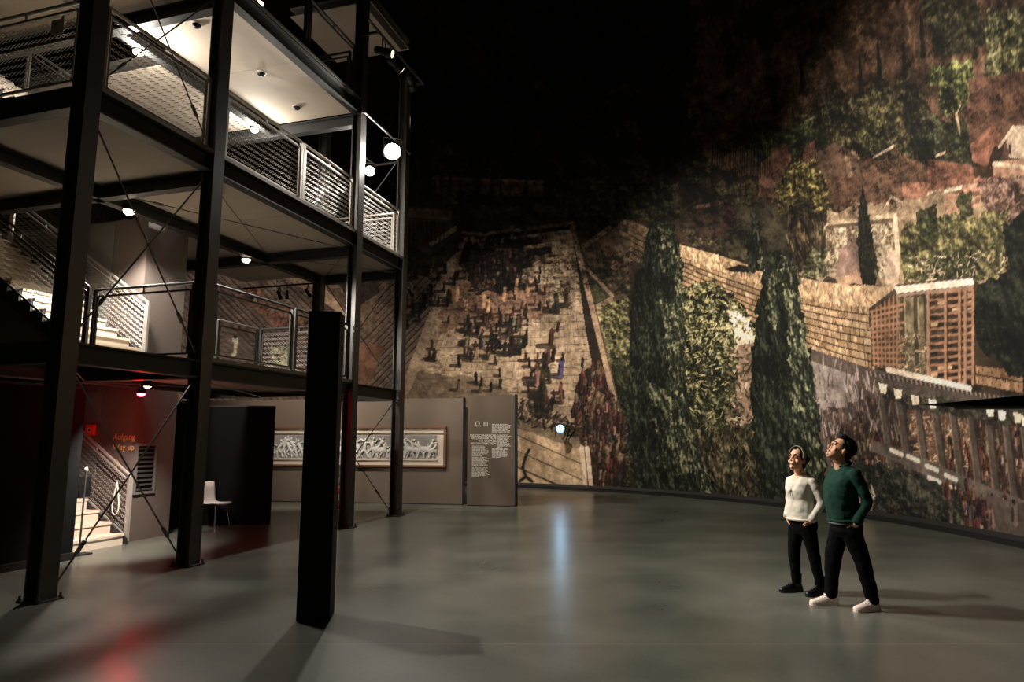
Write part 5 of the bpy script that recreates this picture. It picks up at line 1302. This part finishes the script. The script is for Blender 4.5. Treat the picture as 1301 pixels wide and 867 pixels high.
foliage([(885, 545), (962, 540), (964, 632), (900, 628)], (16, 15, 9), (62, 58, 36), (140, 128, 84), 2.2, 1.6, 0.1)
leaves([(885, 540), (962, 540), (964, 632), (900, 628)], 260, 6, 1.1, [(96, 90, 54), (60, 60, 34), (128, 116, 74), (40, 40, 26)], (50, 130))
# slim dark cypress and the two tall ones
def cypress(poly, base0, base1, n_, lit):
    foliage(poly, (12, 17, 12), (34, 46, 32), (84, 96, 66), 3.6, 2.4, 0.16, 1.0, (2.0, 1.2, 0.5), -0.06, 14.0, 5.0)
    for pl, m_ in lit: foliage(pl, (18, 24, 16), (62, 74, 52), (164, 166, 122), 4.4, 2.0, 0.25, 0.85, (2.4, 1.4, 0.6), -0.02, 14.0, 4.0)
    leaves(poly, n_ // 5, 7, 1.2, [(22, 30, 22), (60, 74, 50), (30, 42, 30), (84, 94, 64)], (60, 120), 0.6, 8)
cypress([(958, 268), (966, 290), (970, 345), (950, 345), (950, 300)], (40, 42, 28), (56, 56, 38), 180, [([(962, 285), (970, 300), (970, 342), (964, 342)], 60)])
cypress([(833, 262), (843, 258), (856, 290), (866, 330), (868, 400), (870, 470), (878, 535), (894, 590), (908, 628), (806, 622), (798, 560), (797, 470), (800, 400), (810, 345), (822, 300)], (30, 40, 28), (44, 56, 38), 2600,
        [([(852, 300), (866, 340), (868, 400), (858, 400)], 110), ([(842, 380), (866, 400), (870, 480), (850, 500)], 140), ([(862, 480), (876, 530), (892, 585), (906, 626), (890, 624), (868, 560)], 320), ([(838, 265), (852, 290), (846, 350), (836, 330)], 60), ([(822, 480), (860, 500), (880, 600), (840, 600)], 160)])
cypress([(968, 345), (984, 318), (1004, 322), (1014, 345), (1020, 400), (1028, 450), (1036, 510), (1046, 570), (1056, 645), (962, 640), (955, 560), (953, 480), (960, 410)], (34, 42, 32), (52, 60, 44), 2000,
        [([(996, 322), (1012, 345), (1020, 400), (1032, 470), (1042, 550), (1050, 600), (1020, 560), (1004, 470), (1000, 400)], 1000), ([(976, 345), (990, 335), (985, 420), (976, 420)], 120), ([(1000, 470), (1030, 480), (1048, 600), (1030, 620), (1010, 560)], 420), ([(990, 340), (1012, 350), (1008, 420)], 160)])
# --- temple court on the left
court = [(560, 330), (590, 302), (728, 284), (740, 380), (752, 450), (768, 528), (742, 545), (700, 535), (655, 525), (510, 508), (540, 420)]
fill(court, (140, 116, 90), (176, 152, 122), 2.4)
for k in range(26):                                     # paving joints
    y = 300 + k * 9.2 + k * k * 0.02; x0 = 585 - (y - 300) * 0.30; x1 = 728 + (y - 300) * 0.16
    n_ = 40
    for j in range(n_):
        if rp.random() < 0.72: line([(x0 + (x1 - x0) * j / n_, y - 0.05 * (x1 - x0) * j / n_ * 0.5), (x0 + (x1 - x0) * (j + 0.8) / n_, y - 0.05 * (x1 - x0) * j / n_ * 0.5)], 1.1, rp.choice([(84, 66, 50), (110, 90, 70), (60, 46, 36)]), 0.75)
for k in range(34):
    s = k / 33; x0 = 590 + s * 138; x1 = 512 + s * 250
    for j in range(22):
        if rp.random() < 0.55: line([(x0 + (x1 - x0) * j / 22, 300 + j * 10.2), (x0 + (x1 - x0) * (j + 0.7) / 22, 307 + j * 10.2)], 1.0, (92, 74, 58), 0.7)
leaves(court, 500, 5, 3, [(188, 166, 136), (120, 98, 76), (160, 136, 108), (98, 80, 62)], (-10, 10), 0.55)
fill([(555, 400), (570, 365), (640, 350), (700, 368), (690, 405), (640, 415), (560, 418)], (112, 70, 50), (146, 98, 70), 3, 0.35, 0.65)
fill([(512, 470), (600, 480), (650, 500), (640, 522), (512, 508)], (96, 80, 64), (124, 104, 84), 3, 0.1, 0.8)
rob = [(62, 48, 38), (104, 80, 60), (46, 36, 30), (134, 110, 86), (82, 52, 40), (62, 58, 48), (34, 29, 26), (50, 40, 34)]
mottle([(580, 308), (640, 303), (668, 318), (660, 366), (605, 370), (586, 340)], [(46, 36, 30), (70, 54, 44), (34, 28, 24), (110, 88, 68), (60, 46, 38), (40, 32, 28)], 0.13, 0.27, 0.35, 0.9)
folk(in_poly([(580, 310), (640, 303), (668, 318), (660, 368), (600, 372), (583, 340)], 90), 10, rob, (40, 32, 26))
folk(in_poly([(605, 300), (660, 300), (690, 330), (640, 365)], 50), 12, [(46, 40, 34), (70, 56, 46), (120, 96, 74)], (34, 28, 24))
folk(in_poly([(583, 405), (660, 398), (676, 430), (660, 455), (590, 455)], 75), 14, rob, (44, 36, 30))
folk(in_poly([(560, 350), (700, 345), (715, 430), (560, 420)], 34), 11, rob, (60, 44, 34))
folk(in_poly([(530, 440), (680, 450), (720, 440), (720, 520), (640, 505), (560, 495)], 26), 13, rob, (56, 46, 38))
for x, y in [(614, 392), (655, 372), (580, 382), (640, 382), (670, 375)]: line([(x, y), (x + 2, y - 16)], 4, (190, 140, 96))
folk([(620, 395), (593, 393)], 16, [(204, 164, 110)], (80, 50, 36))
folk([(690, 490), (698, 485), (688, 505), (694, 470), (720, 388), (708, 395), (700, 440)], 22, [(50, 40, 34), (90, 52, 40)], (44, 36, 30))
folk([(712, 500), (713, 512)], 18, [(128, 66, 48)], (56, 44, 36)); folk([(712, 478)], 22, [(84, 84, 110)], (56, 44, 36))
folk([(688, 520), (684, 532)], 22, [(36, 32, 30)], (48, 40, 34))
# back wall and buildings of the court
fill([(515, 255), (572, 258), (576, 300), (545, 330), (515, 320)], (58, 48, 38), (84, 70, 54), 3)
fill([(515, 262), (574, 268), (574, 280), (515, 276)], (104, 80, 62), (124, 98, 76), 4); line([(548, 310), (580, 290)], 6, (146, 122, 98))
for k in range(9): line([(520 + k * 5.5, 282), (520 + k * 5.5, 306)], 2, (46, 38, 32), 0.9)
fill([(515, 305), (545, 325), (545, 352), (515, 330)], (36, 32, 26), (54, 46, 38), 4)
fill([(578, 255), (630, 262), (720, 262), (722, 288), (620, 298), (580, 296)], (54, 46, 34), (84, 72, 54), 3, 0.05)
line([(588, 296), (640, 301)], 4, (134, 110, 86)); line([(622, 297), (727, 284)], 5, (130, 106, 82)); line([(622, 301), (727, 289)], 5, (46, 36, 30))
fill([(640, 305), (690, 300), (690, 310), (650, 316)], (44, 36, 30)); fill([(668, 318), (700, 312), (702, 322), (672, 326)], (44, 36, 30))
for x in (651, 668, 686): line([(x, 302), (x, 288)], 4, (120, 96, 74))
fill([(550, 228), (690, 232), (690, 250), (550, 246)], (84, 62, 46), (110, 84, 62), 3); line([(550, 226), (690, 231)], 3, (128, 98, 74))
clumps([(560, 244), (590, 240), (596, 256), (560, 258)], 22, 6, (52, 58, 34), (104, 110, 66))
for k in range(40): x = rp.uniform(520, 880); line([(x, 262), (x + 2, 262 - rp.uniform(15, 50))], rp.uniform(4, 9), rp.choice([(34, 34, 24), (46, 46, 30), (60, 54, 36)]), 0.85, 0.4)
clumps([(700, 235), (760, 225), (860, 235), (860, 275), (730, 285)], 110, 9, (40, 40, 26), (84, 80, 50))
# stepped seats left of the court, and what shows behind the tower
fill([(515, 335), (545, 330), (590, 306), (560, 345), (512, 505), (440, 500), (440, 360)], (104, 84, 72), (134, 112, 96), 2)
hatch([(515, 335), (545, 330), (590, 306), (560, 345), (512, 505), (440, 500), (440, 360)], (508, 446), (575, 373), 6.0, 0.26, (58, 44, 38))
fill([(575, 318), (592, 306), (520, 500), (505, 505)], (150, 126, 100), (172, 148, 120), 3)
fill([(515, 335), (580, 312), (585, 318), (545, 352), (515, 345)], (44, 38, 30), (60, 50, 40), 3, 0.05, 0.9)
folk(in_poly([(516, 340), (590, 335), (560, 420), (515, 420)], 26), 14, rob, (44, 36, 30))
left = [(150, 330), (440, 340), (455, 505), (150, 560)]
fill(left, (98, 80, 72), (130, 108, 96), 1.6)
hatch(left, (280, 385), (350, 455), 6.0, 0.28, (56, 42, 38))
fill([(300, 375), (330, 372), (410, 425), (400, 445)], (110, 64, 52), (140, 92, 72), 4, 0.2)
leaves([(300, 372), (330, 370), (420, 425), (410, 450)], 340, 7, 3, [(150, 84, 62), (96, 70, 60), (70, 62, 48), (120, 112, 80)])
fill([(350, 345), (385, 345), (450, 392), (450, 410)], (160, 130, 100), (182, 150, 118), 3)
fill([(395, 345), (445, 350), (480, 365), (470, 420), (450, 410), (425, 380)], (150, 122, 92), (110, 88, 68), 3); fill([(430, 362), (480, 352), (482, 372), (452, 392)], (70, 56, 48))
for k in range(4): line([(448 + k * 9, 392 - k * 4), (448 + k * 9, 425 - k * 6)], 4, (120, 96, 76))
clumps([(345, 440), (372, 435), (372, 470), (345, 470)], 26, 5, (110, 112, 70), (206, 196, 140))
folk([(297, 450)], 22, [(220, 190, 176)], sh=False)
fill([(455, 435), (490, 440), (470, 490), (456, 490)], (120, 78, 56), (150, 104, 76), 4, 0.1)
# right boundary wall of the court with its shadow, crowd below
fill([(728, 300), (736, 300), (766, 440), (775, 520), (764, 525), (744, 420)], (40, 32, 28), (56, 44, 38), 4)
line([(727, 285), (745, 360), (768, 455), (786, 532)], 7.5, (160, 130, 102)); line([(731, 290), (749, 360), (772, 455), (790, 532)], 2, (96, 74, 58))
mottle([(738, 470), (765, 470), (792, 530), (795, 620), (752, 618), (738, 560), (722, 525)], [(70, 46, 38), (110, 80, 62), (50, 38, 34), (140, 110, 84), (92, 50, 42), (60, 54, 46)], 0.16, 0.32, 0.15)
folk(in_poly([(738, 465), (765, 470), (792, 530), (790, 618), (752, 615), (738, 560), (730, 520)], 90), 12, [(70, 44, 36), (110, 74, 56), (140, 106, 80), (54, 40, 36), (96, 48, 40), (84, 74, 60)], sh=False)
folk(in_poly([(680, 455), (705, 455), (700, 535), (682, 530)], 14), 20, rob, (50, 40, 34))
# stone block wall at the foot
fill([(640, 520), (700, 535), (745, 570), (745, 622), (600, 630), (600, 520)], (150, 126, 94), (178, 152, 116), 3)
bl_rows = [((640, 526), (742, 572)), ((640, 546), (742, 592)), ((640, 566), (742, 612)), ((640, 590), (742, 632)), ((640, 612), (742, 650))]
for r, (p, q) in enumerate(bl_rows):
    for k in range(7):
        s0, s1 = (k + 0.5 * (r % 2)) / 7, (k + 0.97 + 0.5 * (r % 2)) / 7
        a = (p[0] + (q[0] - p[0]) * s0, p[1] + (q[1] - p[1]) * s0); b = (p[0] + (q[0] - p[0]) * s1, p[1] + (q[1] - p[1]) * s1)
        j = rp.uniform(-16, 14); fill([a, b, (b[0], b[1] + 18), (a[0], a[1] + 18)], (156 + j, 130 + j, 96 + j), (180 + j, 154 + j, 118 + j), 6)
    line([(p[0], p[1] + 20), (q[0], q[1] + 20)], 2.4, (70, 54, 40), 0.9)
fill([(645, 520), (735, 555), (738, 572), (645, 540)], (96, 82, 62), (120, 104, 80), 5, 0.04, 0.8)
leaves([(640, 500), (700, 520), (740, 545), (735, 560), (640, 528)], 160, 6, 3, [(62, 50, 40), (90, 74, 58), (40, 34, 28)])
for p in [[(668, 580), (664, 594), (668, 606), (676, 612)], [(668, 606), (660, 612)], [(668, 580), (672, 572)]]: line(p, 4, (52, 42, 36))
for x in (739, 746): line([(x, 570), (x + 5, 620)], 6, (196, 166, 142)); line([(x + 4, 570), (x + 9, 620)], 1.6, (60, 48, 40))
line([(655, 624), (800, 628), (960, 643), (1100, 660), (1301, 702)], 5, (38, 30, 24))
# photographic print: soften the drawing a little, mute the colours, add grain
def blur(a):
    b = a.copy(); b[1:-1] = (a[:-2] + 2 * a[1:-1] + a[2:]) / 4; c = b.copy(); c[:, 1:-1] = (b[:, :-2] + 2 * b[:, 1:-1] + b[:, 2:]) / 4; return c
IMG = IMG * 0.88 + blur(IMG) * 0.12
lum = (IMG @ np.array((0.3, 0.55, 0.15), np.float32))[..., None]
IMG = lum + (IMG - lum) * 0.74
# fine scrub, stones and shadows that run through the whole hillside photograph
hill = np.clip((ZG - 5.2) / 2.0, 0, 1) * np.clip((UG - 2.0) / 3.0, 0.25, 1)
dt = 0
for sc, am in ((1.3, 0.9), (3.4, 1.0), (8.5, 0.9)):
    dt = dt + am * (fbm(UG, ZG, sc, 3, sc) - fbm(UG + 0.25 / sc, ZG + 0.3 / sc, sc, 3, sc))
dt = dt + 0.35 * (NR.random(UG.shape) - 0.5) + 0.8 * (fbm(UG, ZG, 0.7, 3, 12.0) - 0.5)
IMG = IMG * np.clip(1 + (0.55 + 1.5 * hill) * dt, 0.12, 2.0)[..., None]
IMG = IMG * (1 - 0.30 * hill)[..., None]
gr = (fbm(UG, ZG, 9.0, 3, 2.0) - 0.5)[..., None]; big = (fbm(UG, ZG, 1.1, 3, 6.0) - 0.5)[..., None]
IMG = IMG * np.clip(1 + 0.6 * gr + 0.5 * big, 0.3, 1.8)
IMG = IMG * np.array((1.06, 1.0, 0.93), np.float32)
IMG = np.clip(IMG, 0.0004, 1) ; lum = (IMG @ np.array((0.3, 0.55, 0.15), np.float32))[..., None]
IMG = np.clip(IMG * (lum / 0.13) ** 0.25 * 0.92, 0, 0.8)
# the mesh
ths = UU / HR
posw = np.stack([HC.x + HR * np.sin(UG / HR), HC.y + HR * np.cos(UG / HR), ZG], -1)
M['print'] = vcol_mat('printed_panorama_fabric', 0.8)
o = grid_mesh('wall_panorama', posw, 'print', None, np.array((HC.x, HC.y, 0.0)), IMG)
tag(o, 'round wall printed with an ancient hillside city panorama', None, None, 'structure')
# the rest of the round wall, out of the picture, same printed fabric in a coarser weave
ub = np.linspace(118 * D2R, 298 * D2R, 150) * HR; zb = np.linspace(0, HH, 70)
UB, ZB = np.meshgrid(ub, zb)
pb = np.stack([HC.x + HR * np.sin(UB / HR), HC.y + HR * np.cos(UB / HR), ZB], -1)
t = fbm(UB, ZB, 0.6, 4)[..., None]
o = grid_mesh('wall_rear', pb, 'print', None, np.array((HC.x, HC.y, 0.0)), lin((52, 40, 30)) * (1 - t) + lin((84, 76, 54)) * t)
tag(o, 'rear half of the printed round wall', None, None, 'structure')
